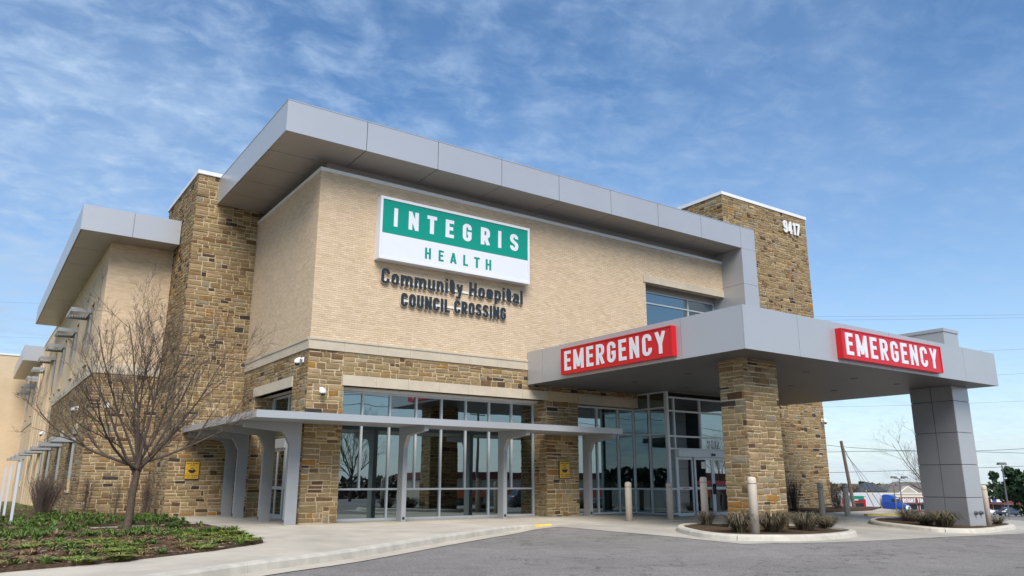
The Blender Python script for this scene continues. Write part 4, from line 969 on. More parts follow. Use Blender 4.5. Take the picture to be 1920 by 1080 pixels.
# ================================================================== VEGETATION
def bare_tree(name, base, h, label, seed, spread=.62, trunk_h=1.5, r0=.13, lean=(.05, 0), n1=9, twigs=3, lv=4, group=None, cat='tree', tw='twig'):
    r = random.Random(seed); base = Vector(base); t = thing(name, base, label, cat, group); tr = MB(); cr = MB()
    top = base+Vector((lean[0]*trunk_h, lean[1]*trunk_h, trunk_h))
    tr.tube([base-Vector((0, 0, .1)), base+Vector((0, 0, .05)), base.lerp(top, .25)+Vector((.01, .01, 0)), base.lerp(top, .65)+Vector((-.015, 0, 0)), top, top+Vector((lean[0]*.4, lean[1]*.4, .35))], [r0*1.35, r0*1.2, r0, r0*.92, r0*.9, r0*.6], 10)
    def grow(p, d, L, rad, lvl):
        n = 5 if lvl < 2 else 4 if lvl < 4 else 3; pts = [p]; rr = [rad]; q = p; dd = d.normalized()
        for k in range(n):
            dd = (dd+Vector((r.uniform(-.14, .14), r.uniform(-.14, .14), r.uniform(-.02, .16)))).normalized(); q = q+dd*L/n; pts.append(q); rr.append(rad*(1-.72*(k+1)/n))
        (cr).tube(pts, rr, 7 if lvl == 0 else 5 if lvl == 1 else 3, cap=False)
        if lvl >= lv: return
        m_ = [7, 6, 4, 3, 3][lvl] if lvl < 5 else 2
        for k in range(m_):
            f = r.uniform(.22, .98); i_ = min(n-1, int(f*n)); b = pts[i_].lerp(pts[i_+1], f*n-i_)
            ax = Vector((r.gauss(0, 1), r.gauss(0, 1), r.gauss(0, 1))); tang = (pts[i_+1]-pts[i_]).normalized(); ax = (ax-tang*ax.dot(tang)).normalized()
            nd = tang*math.cos(a_ := r.uniform(.35, .85))+ax*math.sin(a_); nd.z += .10
            grow(b, nd, L*r.uniform(.36, .62)*(1.1-f*.35), max(.0032, rr[i_]*.55), lvl+1)
    for k in range(n1):
        a = 2*math.pi*k/n1+r.uniform(-.25, .25); tilt = r.uniform(.12, spread) if k % 3 else min(1.3, spread*r.uniform(1.25, 1.7))
        d = Vector((math.cos(a)*math.sin(tilt), math.sin(a)*math.sin(tilt), math.cos(tilt)))
        grow(top+Vector((0, 0, r.uniform(-.12, .3))), d, (h-trunk_h)*r.uniform(.60, .80)*(1 if tilt < .9 else .72), r0*r.uniform(.34, .46), 0)
    obj('trunk', tr, 'bark', t, True); obj('crown', cr, tw, t); return t
bare_tree('bare_tree', (-4.74, -1.33, .02), 6.2, 'bare young tree with a vase of fine brown twigs in the planting bed', 5, spread=.80, trunk_h=1.4, r0=.092, lean=(.06, .0), n1=15, lv=4)

def blades(mb, c, n, h, spread, cols, r, w=.012, droop=.5, seg=3, up=.3, core=.35, ex=1.4):
    for k in range(n):
        a = r.uniform(0, 6.283); o_ = r.uniform(0, spread*core); hh = h*r.uniform(.55, 1.1); out = spread*r.uniform(.3, 1.0); col = r.choice(cols); kk = r.uniform(.75, 1.25); col = tuple(q*kk for q in col)
        ca, sa = math.cos(a), math.sin(a); pts = []
        for s in range(seg+1):
            f = s/seg; rr = o_+out*f**ex; z = hh*(f*(1+up)-(up+droop*.6)*f*f) if droop else hh*f
            pts.append(Vector((c[0]+ca*rr, c[1]+sa*rr, c[2]+max(z, -.01))))
        px, py = -sa, ca; vs = []; fs = []
        for s, p in enumerate(pts):
            ww = w*(1-.9*(s/seg)**2); vs += [(p.x-px*ww, p.y-py*ww, p.z), (p.x+px*ww, p.y+py*ww, p.z)]
        fs = [(2*s, 2*s+1, 2*s+3, 2*s+2) for s in range(seg)]; mb.add(vs, fs, col)
GR = [(.11, .185, .03), (.08, .145, .025), (.15, .21, .045), (.06, .11, .022)]; TAN = [(.30, .22, .11), (.24, .165, .08), (.20, .13, .07)]
GOLD = [(.21, .23, .045), (.17, .19, .035), (.12, .17, .03)]
def inpoly(x, y, poly):
    c = False; j = len(poly)-1
    for i_ in range(len(poly)):
        xi, yi = poly[i_]; xj, yj = poly[j]
        if (yi > y) != (yj > y) and x < (xj-xi)*(y-yi)/(yj-yi)+xi: c = not c
        j = i_
    return c
gm = MB(); cm = MB(); r = random.Random(21)
def scatter(poly, n, fn):
    xs = [max(p[0], -10.5) for p in poly]; ys_ = [p[1] for p in poly]; k = 0; tries = 0
    while k < n and tries < n*30:
        tries += 1; x = r.uniform(min(xs), max(xs)); y = r.uniform(min(ys_), max(ys_))
        if inpoly(x, y, poly): fn(x, y); k += 1
def tuft(x, y):
    dn = mnoise.noise((x*.55, y*.4, 9)); d2 = mnoise.noise((x*1.3, y*.8, 2)); back = y > -4.0+1.2*dn; z = soil(x, y)
    if back:
        if dn+.5*d2 < -.04 and r.random() < .9: return
        blades(gm, (x, y, z), 26, r.uniform(.10, .22), .20, GR if r.random() < .86 else TAN, r, .011, .5)
    else:
        if d2+.5*dn > .05: blades(gm, (x, y, z), 44, r.uniform(.05, .10), .24, GOLD+GR[2:3], r, .016, .4, 2)
        elif d2 > -.22: blades(gm, (x, y, z), 20, r.uniform(.05, .13), .20, TAN+[(.16, .075, .035)], r, .010, .6, 2)
        elif r.random() < .25: blades(gm, (x, y, z), 30, r.uniform(.10, .18), .2, GR, r, .012, .5, 2)
scatter(bed1, 1500, tuft)
scatter([(-2.5, 2.3), (-2.3, 6.6), (-4.5, 9.7), (-8, 9), (-10, .6)], 420, lambda x, y: blades(gm, (x, y, soil(x, y)), 22, r.uniform(.12, .24), .20, GR, r, .012, .5) if mnoise.noise((x*.5, y*.5, 4)) > -.1 else None)
tag(obj('bed_grass', gm, 'leafblade'), 'green tufts of strap leaved ground cover and dry grass in the beds', 'ground cover', kind='stuff')
def chip(x, y):
    z = soil(x, y)+.012; a = r.uniform(0, 3.14); l = r.uniform(.015, .05); w = l*r.uniform(.15, .4); c, s = math.cos(a), math.sin(a); k = r.choice([(.20, .12, .065), (.11, .065, .04), (.30, .23, .15), (.07, .04, .025), (.25, .16, .09)])
    cm.add([(x-c*l-s*-w, y-s*l+c*-w, z+r.uniform(-.008, .012)), (x+c*l-s*-w, y+s*l+c*-w, z+r.uniform(-.008, .02)), (x+c*l-s*w, y+s*l+c*w, z+r.uniform(-.008, .02)), (x-c*l-s*w, y-s*l+c*w, z+r.uniform(-.008, .012))], [(0, 1, 2, 3)], k)
scatter(bed1, 6500, chip)
tag(obj('mulch_chips', cm, 'chip'), 'loose bark mulch and dead leaves strewn over the planting bed', 'mulch', kind='stuff')
lg = MB()
for k in range(5200):
    x = r.uniform(-14, -4.9); y = 12+abs(r.gauss(0, 9))
    if inpoly(x, y, lawnp): blades(lg, (x, y, gz(x, y)+.02), 5, .09, .07, [(.12, .13, .04), (.17, .16, .06), (.22, .19, .09), (.07, .11, .025)], r, .012, .3, 2)
tag(obj('lawn_grass', lg, 'leafblade'), 'short yellow green lawn beside the long wing', 'grass', kind='stuff')
SAGE = [(.085, .085, .05), (.065, .066, .04), (.17, .135, .08), (.05, .048, .03), (.26, .20, .12), (.20, .15, .09)]
def clump(name, x, y, z, n, h, sp, label, seed, cols=SAGE):
    r_ = random.Random(seed); mb = MB(); blades(mb, (x, y, z), int(n*1.1), h*1.15, sp*1.5, cols, r_, .008, .95, 6, 1.0, .22, .95)
    t = thing(name, (x, y, z), label, 'plant', 'grass clumps on the islands'); obj('foliage', mb, 'leafblade', t); obj('root_crown', MB().lathe([(.1, -.03), (.09, .05), (.03, .1)], (x, y, z), 9), 'twig', t)
def iz(x, y): return rz(x, y)+.11
def px2g(u, v, dz):
    d = F_+R_*((u-960)/1438.25)+U_*((540-v)/1438.25); z = 0
    for _ in range(50):
        p = CAM+d*((z-CAM.z)/d.z); z = .5*z+.5*(rz(p.x, p.y)+dz)
    return p
for k, (u, v, n, h, sp, lb) in enumerate(((1326, 984, 150, .50, .42, 'small spiky grass clump at the foot of a bollard behind the pillar island kerb'), (1388, 998, 300, .60, .58, 'arching grass clump beside the pale bollard on the pillar island'),
        (1450, 997, 340, .66, .66, 'tan flecked grass clump in front of the stone pillar face'), (1510, 994, 360, .62, .66, 'full dark grass clump past the stone pillar corner'), (1548, 990, 240, .45, .6, 'drooping grass clump at the end of the pillar island'),
        (1705, 977, 260, .55, .65, 'grass clump with tan flecks on the column island'), (1738, 984, 240, .5, .6, 'low grass clump between the flecked clump and the column'), (1772, 988, 340, .66, .72, 'wide spiky grass clump against the metal column foot'), (1872, 983, 160, .35, .4, 'low grass clump behind the column bollard'))):
    p = px2g(u, v, .11); clump('grass_clump', p.x, p.y, iz(p.x, p.y), n, h, sp, lb, 300+k)
def stick_shrub(x, y, n, h, sp, label, seed, z=None):
    r_ = random.Random(seed); mb = MB(); z = gz(x, y)+.02 if z is None else z
    for k in range(n):
        a = r_.uniform(0, 6.28); s = r_.uniform(0, sp); hh = h*r_.uniform(.5, 1); p = Vector((x+math.cos(a)*s*.35, y+math.sin(a)*s*.35, z)); q = Vector((x+math.cos(a)*s, y+math.sin(a)*s, z+hh)); mid = p.lerp(q, .5)+Vector((r_.uniform(-.06, .06), r_.uniform(-.06, .06), .05))
        mb.tube([p, mid, q], [.008, .006, .003], 3, cap=False)
        for j in range(5):
            f = r_.uniform(.3, .95); b = p.lerp(q, f); e_ = b+Vector((r_.uniform(-.2, .2), r_.uniform(-.2, .2), r_.uniform(.08, .3))); mb.tube([b, e_], [.005, .002], 3, cap=False)
    t = thing('bare_shrub', (x, y, z), label, 'shrub', 'leafless shrubs'); obj('stems', mb, 'twig', t); obj('root_crown', MB().lathe([(.12, -.03), (.1, .04), (.03, .07)], (x, y, z), 8), 'twig', t)
stick_shrub(-5.55, 11.6, 150, 1.55, .75, 'dense leafless red brown shrub by the wing corner below the first window', 1)
stick_shrub(-5.3, 14.3, 90, 1.3, .6, 'leafless brown shrub under the first wing window sill', 2)
for k, (x, n, lb) in enumerate(((-4.45, 26, 'thick bundle of bare stems at the wing corner stonework'), (-3.5, 14, 'thin bare stems against the wing front, next to the corner bundle'), (-3.0, 14, 'thin bare stems against the wing front, midway to the tower'), (-2.55, 16, 'thin bare stems in the angle of wing front and tower'))): stick_shrub(x, 9.2, n, 1.55, .28, lb, 5+k)
stick_shrub(-2.75, 7.6, 26, 1.5, .3, 'thin bare stems at the foot of the left stone tower side', 12)
for k, (x, y, n, h, lb) in enumerate(((20.7, -1.3, 60, 1.5, 'bare tan shrub at the stone tower foot beside the pillar'), (21.9, -1.0, 60, 1.5, 'bare tan shrub against the stone tower front'), (25.6, -.8, 60, 1.1, 'bare shrub at the outer corner of the stone tower'), (28.0, 1.2, 90, 1.3, 'brown leafless shrub in the mulch beyond the stone tower'))): stick_shrub(x, y, n, h, .5, lb, 20+k)
tbed = [(20.2, -.2), (20.2, -1.9), (23, -1.9), (27, -1.6), (29.5, -.5), (29.8, 2.6), (26.8, 2.6), (26.8, .2)]
struct('planting_bed', sheet(tbed, lambda x, y: gz(x, y)+.05+.03*mnoise.noise((x, y, 3)), .5, skirt=.1), 'mulch', True)

# ================================================================== FAR SURROUNDINGS
def at(u, v, depth):
    """point at a given depth along the line of sight of a photograph pixel (1920 wide)"""
    return CAM+(F_+R_*((u-960)/1438.25)+U_*((540-v)/1438.25))*depth
def lthing(name, loc, ang, label, cat, group=None):
    t = thing(name, loc, label, cat, group); t.rotation_euler.z = ang; return t
def lpart(name, mb, mt, parent, smooth=False, kind=None):
    o = obj(name, mb, mt, None, smooth, kind); o.parent = parent; return o
AV = math.atan2(R_.y, R_.x)
def wheel(t, x, y, r_, w):
    s = 1 if y > 0 else -1
    wh = lpart('wheel', MB().tube([(x, y-w/2, r_), (x, y+w/2, r_)], r_, 18), 'rubber', t)
    lpart('rim', MB().tube([(x, y+s*w*.5, r_), (x, y+s*(w*.5+.012), r_)], r_*.62, 14), 'chrome', wh)
def loft(st, n_up=1):
    """st: stations (x, zlow, zhigh, half width low, half width high)"""
    mb = MB(); vs = []; fs = []
    for x, z0, z1, w0, w1 in st:
        zm = z0+(z1-z0)*.45
        vs += [(x, -w0*.94, z0), (x, -w0, zm), (x, -w1, z1-.04), (x, -w1*.90, z1), (x, w1*.90, z1), (x, w1, z1-.04), (x, w0, zm), (x, w0*.94, z0)]
    k = 8
    for i_ in range(len(st)-1):
        for a in range(k): fs.append((i_*k+a, (i_+1)*k+a, (i_+1)*k+(a+1) % k, i_*k+(a+1) % k))
    fs += [tuple(range(k)), tuple(range(len(st)*k-1, (len(st)-1)*k-1, -1))]
    return mb.add(vs, fs)
def car(loc, ang, paint, label, suv=False, group=None):
    t = lthing('parked_car', loc, ang, label, 'car', group); hgt = .28 if suv else 0
    lpart('body', loft([(-2.3, .42, .80+hgt, .72, .68), (-2.2, .30, .92+hgt, .84, .80), (-1.3, .26, .95+hgt, .90, .86), (0, .24, .93+hgt, .91, .87), (1.0, .25, .92+hgt, .90, .85), (1.9, .28, .80+hgt, .86, .78), (2.25, .36, .70+hgt*.7, .74, .66)]), paint, t, True)
    zb = .90+hgt; zt = 1.43+hgt*1.2; b0 = -2.0 if suv else -1.75
    lpart('cabin', loft([(b0, zb-.05, zb+.02, .80, .74), (b0+(.25 if suv else .65), zb-.05, zt-.05, .80, .58), (-.3, zb-.05, zt, .82, .60), (.35, zb-.05, zt-.05, .82, .58), (1.05, zb-.05, zb+.02, .80, .72)]), paint, t, True)
    for s in (-1, 1):
        for a, b in ((-1.0, -.35), (-.27, .45)):
            lpart('side_window', MB().add([(a-.1, s*.815, zb+.03), (b+.22, s*.815, zb+.03), (b, s*.665, zt-.09), (a+.1, s*.665, zt-.09)], [(0, 1, 2, 3) if s < 0 else (3, 2, 1, 0)]), 'window_dark', t)
        for x in (-1.4, 1.35): wheel(t, x, s*.80, .33, .2)
        lpart('headlight', box(2.10, 2.262, s*.62-.12, s*.62+.12, .62+hgt*.7, .72+hgt*.7), 'white_paint', t); lpart('tail_light', box(-2.32, -2.22, s*.62-.14, s*.62+.14, .72+hgt, .86+hgt), 'tail_red', t)
    lpart('windscreen', MB().add([(1.06, -.70, zb+.03), (1.06, .70, zb+.03), (.40, .54, zt-.05), (.40, -.54, zt-.05)], [(0, 1, 2, 3)]), 'window_dark', t); lpart('rear_window', MB().add([(b0+.02, .68, zb+.05), (b0+.02, -.68, zb+.05), (b0+(.2 if suv else .6), -.54, zt-.07), (b0+(.2 if suv else .6), .54, zt-.07)], [(0, 1, 2, 3)]), 'window_dark', t)
    return t
def ground(u, v, d):
    p = at(u, v, d); return Vector((p.x, p.y, rz(p.x, p.y)))
# sedan to the right, truck, store and houses down the slope
p = ground(1896, 962, 132); car(p, AV+.05, 'car_slate', 'dark slate sedan parked beside the evergreen tree')
p = ground(1846, 958, 140); car(p, AV+.3, 'car_white', 'white car mostly hidden behind the pale bollard')
p = ground(1676, 960, 178); A2 = AV-R(48)
TR = lthing('semi_truck', p, A2, 'blue semi truck hauling a plain white box trailer', 'truck')
lpart('trailer', MB().box(-16, -2.6, -1.28, 1.28, 1.15, 4.05), 'sign_white', TR)
lpart('cab', loft([(-1.9, .9, 3.75, 1.2, 1.12), (-1.0, .8, 4.0, 1.22, 1.08), (.2, .8, 3.75, 1.22, 1.04), (.9, .8, 3.2, 1.2, 1.0), (1.45, .8, 2.2, 1.18, .98)]), 'truck_blue', TR)
lpart('hood', loft([(1.4, .7, 2.1, 1.1, .92), (2.5, .65, 1.9, 1.06, .84), (3.2, .62, 1.6, 1.0, .72)]), 'truck_blue', TR)
lpart('nose', loft([(3.2, .5, 1.55, 1.02, .74), (3.55, .5, 1.4, .98, .66)]), 'sign_white', TR)
lpart('visor', box(.82, 1.1, -1.0, 1.0, 3.0, 3.16), 'sign_white', TR)
lpart('windscreen', MB().add([(1.50, -.95, 2.22), (1.50, .95, 2.22), (1.02, .92, 3.05), (1.02, -.92, 3.05)], [(0, 1, 2, 3)]), 'window_dark', TR)
for s in (-1, 1): lpart('side_window', MB().add([(.2, s*1.2, 2.3), (1.1, s*1.2, 2.3), (.9, s*1.14, 3.0), (.2, s*1.14, 3.0)], [(0, 1, 2, 3)]), 'window_dark', TR); lpart('mirror', box(1.3, 1.42, s*1.45-.12, s*1.45+.12, 2.1, 2.9), 'chrome', TR)
lpart('bumper', box(3.56, 3.75, -1.15, 1.15, .35, .85), 'chrome', TR); lpart('grille', box(3.56, 3.6, -.5, .5, .86, 1.35), 'lamp_grey', TR)
for x in (-15, -13.8, -3.4, -2.2, 2.6):
    for s in (-1, 1): wheel(TR, x, s*1.05, .52, .4)
def winrow(t, xs, y, z0, z1, w):
    for x in xs:
        wo = lpart('window', box(x-w/2-.08, x+w/2+.08, y-.05, y-.01, z0-.08, z1+.08), 'trim_white', t); lpart('pane', box(x-w/2, x+w/2, y-.07, y-.052, z0, z1), 'window_dark', wo)
p = ground(1612, 955, 200); sz = p.z
S = lthing('store_building', p, AV, 'long brick store with cream parapet and large white letters on a dark red band', 'building')
lpart('wall', box(0, 42, 0, 18, -1, 3.9), 'brick_red', S); lpart('parapet', MB().box(-.2, 42.2, -.35, 18, 3.3, 4.0).box(-.3, 42.3, -.5, 18.1, 4.0, 4.2), 'store_cream', S)
lpart('sign_band', box(5, 20, -.6, -.36, 1.65, 3.28), 'brick_red', S)
winrow(S, [8, 11, 14, 17, 24, 27, 36, 39], 0, .1, 1.5, 2.2)
def ltext(t, s, x, z, w, h, mt, y):
    L_ = letters(None, s, (x, y, z), X1, NY, w, h, .19, .06, mt, 'letter', gap=.09)
    for l_ in L_: l_.parent = t
ltext(S, 'HARBOR', 5.6, 1.95, 4.4, 1.05, 'sign_white', -.62); ltext(S, 'FREIGHT', 10.6, 1.95, 3.9, 1.05, 'sign_white', -.62); ltext(S, 'TOOLS', 15.0, 1.95, 2.9, 1.05, 'sign_white', -.62)
lpart('sign_panel', box(34.2, 37.6, -.6, -.36, 2.1, 3.1), 'sign_white', S); lpart('sign_panel', box(34.5, 35.6, -.66, -.61, 2.2, 3.0), 'truck_blue', S); lpart('awning', box(30, 42, -1.6, -.36, 1.6, 1.85), 'brick_red', S)
def hip(t, x0, x1, y0, y1, z0, zr, mt, hipl=.5, name='roof'):
    ym = (y0+y1)/2; d = (y1-y0)/2*hipl*2
    return lpart(name, MB().add([(x0, y0, z0), (x1, y0, z0), (x1, y1, z0), (x0, y1, z0), (x0+d, ym, zr), (x1-d, ym, zr)], [(0, 1, 5, 4), (1, 2, 5), (2, 3, 4, 5), (3, 0, 4), (3, 2, 1, 0)]), mt, t)
p = ground(1615, 950, 226); T2 = lthing('corner_shop', p, AV, 'small cream shop with a pointed dark slate roof', 'building')
base = p.z
lpart('wall', box(0, 8, 0, 8, -1, -1.6-base), 'store_cream', T2); lpart('band', box(-.1, 8.1, -.1, 8.1, -2.9-base, -2.1-base), 'brick_red', T2); hip(T2, -.6, 8.6, -.6, 8.6, -1.6-base, 1.1-base, 'roof_slate', .46)
def apartment(u, d, w, roofc, label, ngab, ridge=1.0, eave=-2.4):
    p = ground(u, 950, d); t = lthing('apartment_house', p, AV, label, 'building', 'apartment houses behind the store'); b = p.z
    lpart('wall', box(0, w, 0, 10, -1, eave-b), 'siding', t); rf_ = hip(t, -.7, w+.7, -.8, 10.8, eave-b, ridge-b, roofc, .45)
    for k in range(ngab):
        gx = w*(k+.6)/ngab; gw = 3.2; zt = eave-b+(ridge-eave)*.62
        gb = lpart('gable', MB().add([(gx-gw, -.9, eave-b-.1), (gx+gw, -.9, eave-b-.1), (gx, -.9, zt), (gx-gw, 4, eave-b-.1), (gx+gw, 4, eave-b-.1), (gx, 4, zt)], [(0, 1, 2), (0, 2, 5, 3), (1, 4, 5, 2), (0, 3, 4, 1)]), 'siding', t)
        lpart('gable_trim', MB().add([(gx-gw-.3, -.95, eave-b-.15), (gx-gw+.25, -.95, eave-b-.15), (gx, -.95, zt-.25), (gx, -.95, zt+.15), (gx+gw-.25, -.95, eave-b-.15), (gx+gw+.3, -.95, eave-b-.15)], [(0, 1, 2, 3), (3, 2, 4, 5)]), 'trim_white', gb)
    winrow(t, [2+3*k for k in range(int(w/3)-1)], 0, eave-b-2.4, eave-b-.9, 1.5)
apartment(1668, 262, 22, 'roof_shingle', 'tan apartment house with brown shingle roof behind the store letters', 2)
apartment(1775, 266, 17, 'roof_shingle', 'tan apartment house with white gable trim behind the pale bollard', 2, 1.1)
apartment(1530, 250, 14, 'roof_slate', 'grey roofed apartment house beside the leaning pole', 1, -.5, -3)
# drive-up kiosk with a green sign, posts
p = ground(1596, 955, 115); K = lthing('kiosk', p, AV, 'white drive up kiosk with red panel and green sign band', 'kiosk'); dz = -p.z
lpart('frame', MB().box(0, .25, 0, 2, -.5, 2.6).box(2.1, 2.4, 0, 2, -.5, 2.6).box(-.1, 2.5, -.1, 2.1, 2.6, 2.8), 'white_paint', K)
lpart('sign_band', box(-.4, 1.9, -.3, -.11, 2.2, 2.68), 'street_green', K); lpart('red_panel', box(.26, 2.09, .05, .12, 1.65, 2.0), 'sign_red_dark', K); lpart('window', box(.26, 2.09, .05, .12, .1, 1.64), 'window_dark', K)
for u, lb in ((1583, 'red topped white marker post beside the leaning pole'), (1623, 'white marker post with red top beside the kiosk')):
    p = ground(u, 955, 105); t = thing('marker_post', p, lb, 'post', 'marker posts'); obj('shaft', MB().lathe([(.14, -.2), (.14, 1.0)], p, 10), 'white_paint', t); obj('red_top', MB().lathe([(.145, 1.0), (.145, 2.1), (.05, 2.15)], p, 10), 'sign_red', t)
# lamp posts
def lamp(u, vtop, d, label, heads=2):
    p = ground(u, 950, d); top = at(u, vtop, d).z-p.z; t = thing('lamp_post', p, label, 'lamp post', 'parking lot lamp posts')
    obj('pole', MB().tube([p-Vector((0, 0, .3)), p+Vector((0, 0, top-.3))], [.14, .09], 8), 'lamp_grey', t)
    for k in range(heads):
        a = AV+math.pi*k; c = p+Vector((math.cos(a)*1.0, math.sin(a)*1.0, top-.1))
        if heads == 1: c = p+Vector((0, 0, top-.1))
        obj('lamp_head', MB().add([(c.x+(q*math.cos(AV)-w*math.sin(AV))*f, c.y+(q*math.sin(AV)+w*math.cos(AV))*f, c.z+z) for z, f in ((-.15, 1), (.2, .8)) for q, w in ((-.6, -.35), (.6, -.35), (.6, .35), (-.6, .35))], [(3, 2, 1, 0), (4, 5, 6, 7), (0, 1, 5, 4), (1, 2, 6, 5), (2, 3, 7, 6), (3, 0, 4, 7)]), 'lamp_grey', t)
    if heads > 1: obj('arm', MB().tube([p+Vector((math.cos(AV)*-1, math.sin(AV)*-1, top-.3)), p+Vector((0, 0, top-.35)), p+Vector((math.cos(AV), math.sin(AV), top-.3))], .05, 6), 'lamp_grey', t)
lamp(1692, 894, 150, 'tall twin headed lamp post above the blue truck'); lamp(1680, 908, 170, 'shorter twin headed lamp post behind the blue truck'); lamp(1890, 868, 112, 'single headed lamp post in front of the evergreen tree', 1)
# leaning utility pole with guy wires
pb = at(1605, 966, 70); pb.z = gz(pb.x, pb.y)-.4; pt = at(1577, 827, 70)
UP_ = thing('utility_pole', pb, 'leaning brown wooden utility pole with yellow guy wire guards', 'utility pole')
obj('pole', MB().tube([pb, pt], [.17, .13], 10), 'wood_pole', UP_)
for k, (u, v) in enumerate(((1650, 963), (1667, 962), (1688, 960))):
    e_ = at(u, v, 76); e_.z = gz(e_.x, e_.y)-.3; a = pb.lerp(pt, .97-.05*k); gw_ = obj('guy_wire', MB().tube([a, e_], .018, 5), 'wire', UP_)
    if k < 2: obj('guy_guard', MB().tube([a.lerp(e_, .60), a.lerp(e_, .98)], .045, 6), 'guard_yellow', gw_)
# overhead lines strung between two tall poles
PR = at(2060, 700, 92); PL = at(1480, 700, 92)
for q, lb in ((PR, 'tall wooden line pole past the metal column'), (PL, 'tall wooden line pole behind the stone tower')):
    b = Vector((q.x, q.y, gz(q.x, q.y)-.5)); t = thing('utility_pole', b, lb, 'utility pole', 'line poles'); obj('pole', MB().tube([b, Vector((q.x, q.y, 22))], [.22, .13], 9), 'wood_pole', t); obj('cross_arm', MB().tube([Vector((q.x-.9, q.y+.63, 21)), Vector((q.x+.9, q.y-.63, 21))], .07, 6), 'wood_pole', t)
for k, (v0, vm, v1, lb) in enumerate(((594, 592, 588, 'uppermost overhead line past the stone tower'), (601, 598, 594, 'second overhead line from the top past the stone tower'), (664, 660, 648, 'third overhead line from the top, seen beyond the canopy roof'), (712, 707, 693, 'overhead line level with the canopy fascia'), (764, 758, 745, 'overhead line just below the canopy soffit'), (826, 846, 829, 'sagging overhead line near the leaning pole top'), (850, 846, 856, 'overhead line crossing below the leaning pole top'), (888, 880, 868, 'lowest overhead line above the house roofs'))):
    a = at(1480, v0, 92); c = at(2060, v1, 92); b_ = at(1760, vm, 92); pts = []
    for i_ in range(25):
        f = i_/24; q = a*(1-f)*(1-2*f)+b_*4*f*(1-f)+c*f*(2*f-1); pts.append(q)
    w = obj('overhead_line', MB().tube(pts, .010 if k < 5 else .026, 4), 'wire'); tag(w, lb, 'cable', 'overhead lines')
for v, lb in ((563, 'upper faint overhead line left of the wing roof'), (628, 'lower faint overhead line left of the wing roof')):
    a = at(-700, v-17, 100); b_ = at(400, v+15, 100); w = obj('overhead_line', MB().tube([a, a.lerp(b_, .5), b_], .008, 4), 'wire'); tag(w, lb, 'cable', 'overhead lines')
# trees in the distance
p = ground(1752, 950, 100); bare_tree('bare_tree', p, 13.5, 'leafless tree with a wide crown behind the metal clad column', 31, spread=.85, trunk_h=2.6, r0=.2, n1=11, lv=4)
def leafy(name, base, h, w, n, mt, label, seed, group=None, ls=.28):
    r_ = random.Random(seed); base = Vector(base); t = thing(name, base, label, 'tree', group); mb = MB()
    lumps = [(Vector((r_.gauss(0, w*.30), r_.gauss(0, w*.30), h*r_.uniform(.22, .9))), r_.uniform(.5, 1)) for _ in range(26)]
    for k in range(n):
        c, s = r_.choice(lumps); d = Vector((r_.gauss(0, 1), r_.gauss(0, 1), r_.gauss(0, 1))).normalized(); tp = 1-.62*c.z/h
        q = base+c+d*w*.23*s*tp*1.5*r_.uniform(.6, 1.05); nv = Vector((r_.gauss(0, 1), r_.gauss(0, 1), r_.gauss(0, 1))).normalized(); a = nv.orthogonal().normalized()*ls*r_.uniform(.5, 1.2); b = nv.cross(a)*.6
        mb.add([q-a-b, q+a-b, q+a+b, q-a+b], [(0, 1, 2, 3)])
    obj('trunk', MB().tube([base-Vector((0, 0, .3)), base+Vector((.1, 0, h*.5)), base+Vector((0, 0, h*.85))], [.3, .2, .06], 8), 'bark', t); obj('crown', mb, mt, t)
leafy('evergreen_tree', ground(1922, 955, 118), 7.6, 6.8, 5200, 'pine', 'broad dark evergreen tree beside the slate sedan', 3)
leafy('evergreen_tree', ground(1622, 950, 236), 8.6, 3.5, 700, 'pine', 'small dark evergreen behind the pointed slate roof', 4, ls=.4)
for k, (u, d, h) in enumerate(((1552, 215, 7.5), (1570, 225, 7), (1730, 290, 9), (1790, 295, 9), (1655, 300, 9))): leafy('far_tree', ground(u, 950, d), h, 9, 500, 'hedge', ('hazy brown tree clump beside the tall stone tower', 'hazy brown tree clump between stone tower and leaning pole', 'far brown tree top behind the store letters', 'far brown tree top behind the metal column', 'far brown tree top between slate roof and store letters')[k], 50+k, 'far brown trees', .5)
# ================================================================== ACROSS THE STREET (seen mirrored in the storefront glass)
bare_tree('bare_tree', (22, -46, rz(22, -46)), 9, 'bare street tree mirrored in the first storefront panes', 77, spread=.7, trunk_h=2.2, r0=.15, n1=9, lv=4)
bare_tree('bare_tree', (70, -47, rz(70, -47)), 11, 'bare street tree mirrored in the vestibule glass', 78, spread=.7, trunk_h=2.5, r0=.17, n1=9, lv=4)
car((36, -36, rz(36, -36)), .15, 'car_dark', 'black sport utility car mirrored in the storefront glass', True); car((46, -38, rz(46, -38)), .15, 'car_slate', 'dark blue car mirrored in the storefront glass', False); car((56, -40, rz(56, -40)), .2, 'car_white', 'white car mirrored in the entrance doors', False)
M2 = lthing('shopping_strip', (48, -78, rz(90, -78)), .12, 'low tan shop row with orange awnings mirrored in the entrance doors', 'building')
lpart('wall', box(0, 75, -14, 0, -2, 5.2), 'siding', M2); lpart('parapet', box(-.3, 75.3, -14.3, .4, 5.2, 6.2), 'brick_red', M2)
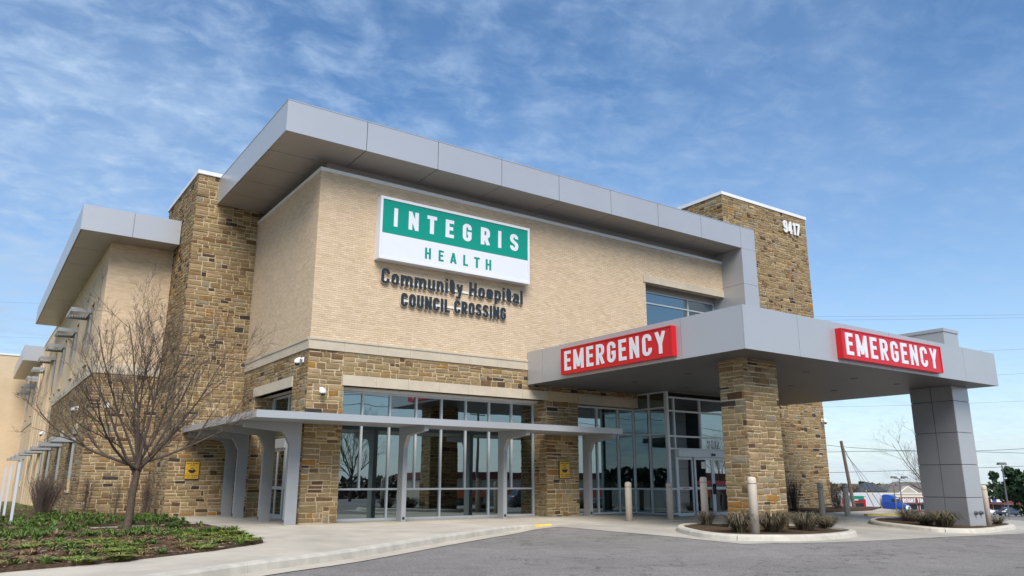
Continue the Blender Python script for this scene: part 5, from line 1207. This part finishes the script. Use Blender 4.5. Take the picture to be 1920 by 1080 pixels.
for k in range(9): lpart('awning', MB().add([(3+8*k, .01, 3.6), (9+8*k, .01, 3.6), (9+8*k, 1.5, 2.7), (3+8*k, 1.5, 2.7)], [(0, 1, 2, 3)]).add([(3+8*k, 1.5, 2.7), (9+8*k, 1.5, 2.7), (9+8*k, 1.5, 2.4), (3+8*k, 1.5, 2.4)], [(0, 1, 2, 3)]), 'awning_orange', M2); wo = lpart('window', box(3+8*k, 9+8*k, .005, .05, .3, 2.5), 'window_dark', M2)
b = Vector((40, -52, rz(40, -52))); t = thing('utility_pole', b, 'wooden utility pole mirrored in the storefront glass', 'utility pole'); obj('pole', MB().tube([b, b+Vector((0, 0, 11))], [.17, .12], 9), 'wood_pole', t); obj('cross_arm', MB().tube([b+Vector((-1.1, 0, 10.3)), b+Vector((1.1, 0, 10.3))], .07, 6), 'wood_pole', t)
for k, z in enumerate((10.2, 9.2, 7.4)): tag(obj('overhead_line', MB().tube([(-40, -50, z-.2), (0, -51, z-.7), (40, -52, z), (85, -53, z-2.6), (130, -54, z-3.4)], .03, 4), 'wire'), '%s street cable mirrored in the storefront glass' % ('top', 'middle', 'lowest')[k], 'cable', 'street cables')
tm = MB(); tm2 = MB(); r = random.Random(5)
for k in range(9000):
    x = r.uniform(-160, 260); y = -125-abs(r.gauss(0, 12)); h = 5+3*mnoise.noise((x*.05, 0, 0)); q = Vector((x, y, gz(min(x, 200), -60)-1+r.random()**.7*h)); nv = Vector((r.gauss(0, 1), r.gauss(0, 1), r.gauss(0, 1))).normalized(); a = nv.orthogonal().normalized()*.8*r.uniform(.4, 1.2); b_ = nv.cross(a)*.6
    tm.add([q-a-b_, q+a-b_, q+a+b_, q-a+b_], [(0, 1, 2, 3)])
for k in range(5000):
    f = r.random(); a_ = at(1450+600*f, 900, 340+r.uniform(-15, 15)); hh = 5.6+3*mnoise.noise((f*22, 1, 0)); q = Vector((a_.x, a_.y, -6.5+r.random()**.8*hh)); nv = Vector((r.gauss(0, 1), r.gauss(0, 1), r.gauss(0, 1))).normalized(); a = nv.orthogonal().normalized()*.8*r.uniform(.4, 1.2); b_ = nv.cross(a)*.6
    tm2.add([q-a-b_, q+a-b_, q+a+b_, q-a+b_], [(0, 1, 2, 3)])
tag(obj('tree_belt', tm2, 'hedge'), 'low brown tree belt on the skyline behind the houses', 'trees', kind='stuff')
tag(obj('tree_belt', tm, 'hedge'), 'far brown tree belt mirrored in the storefront glass', 'trees', kind='stuff')
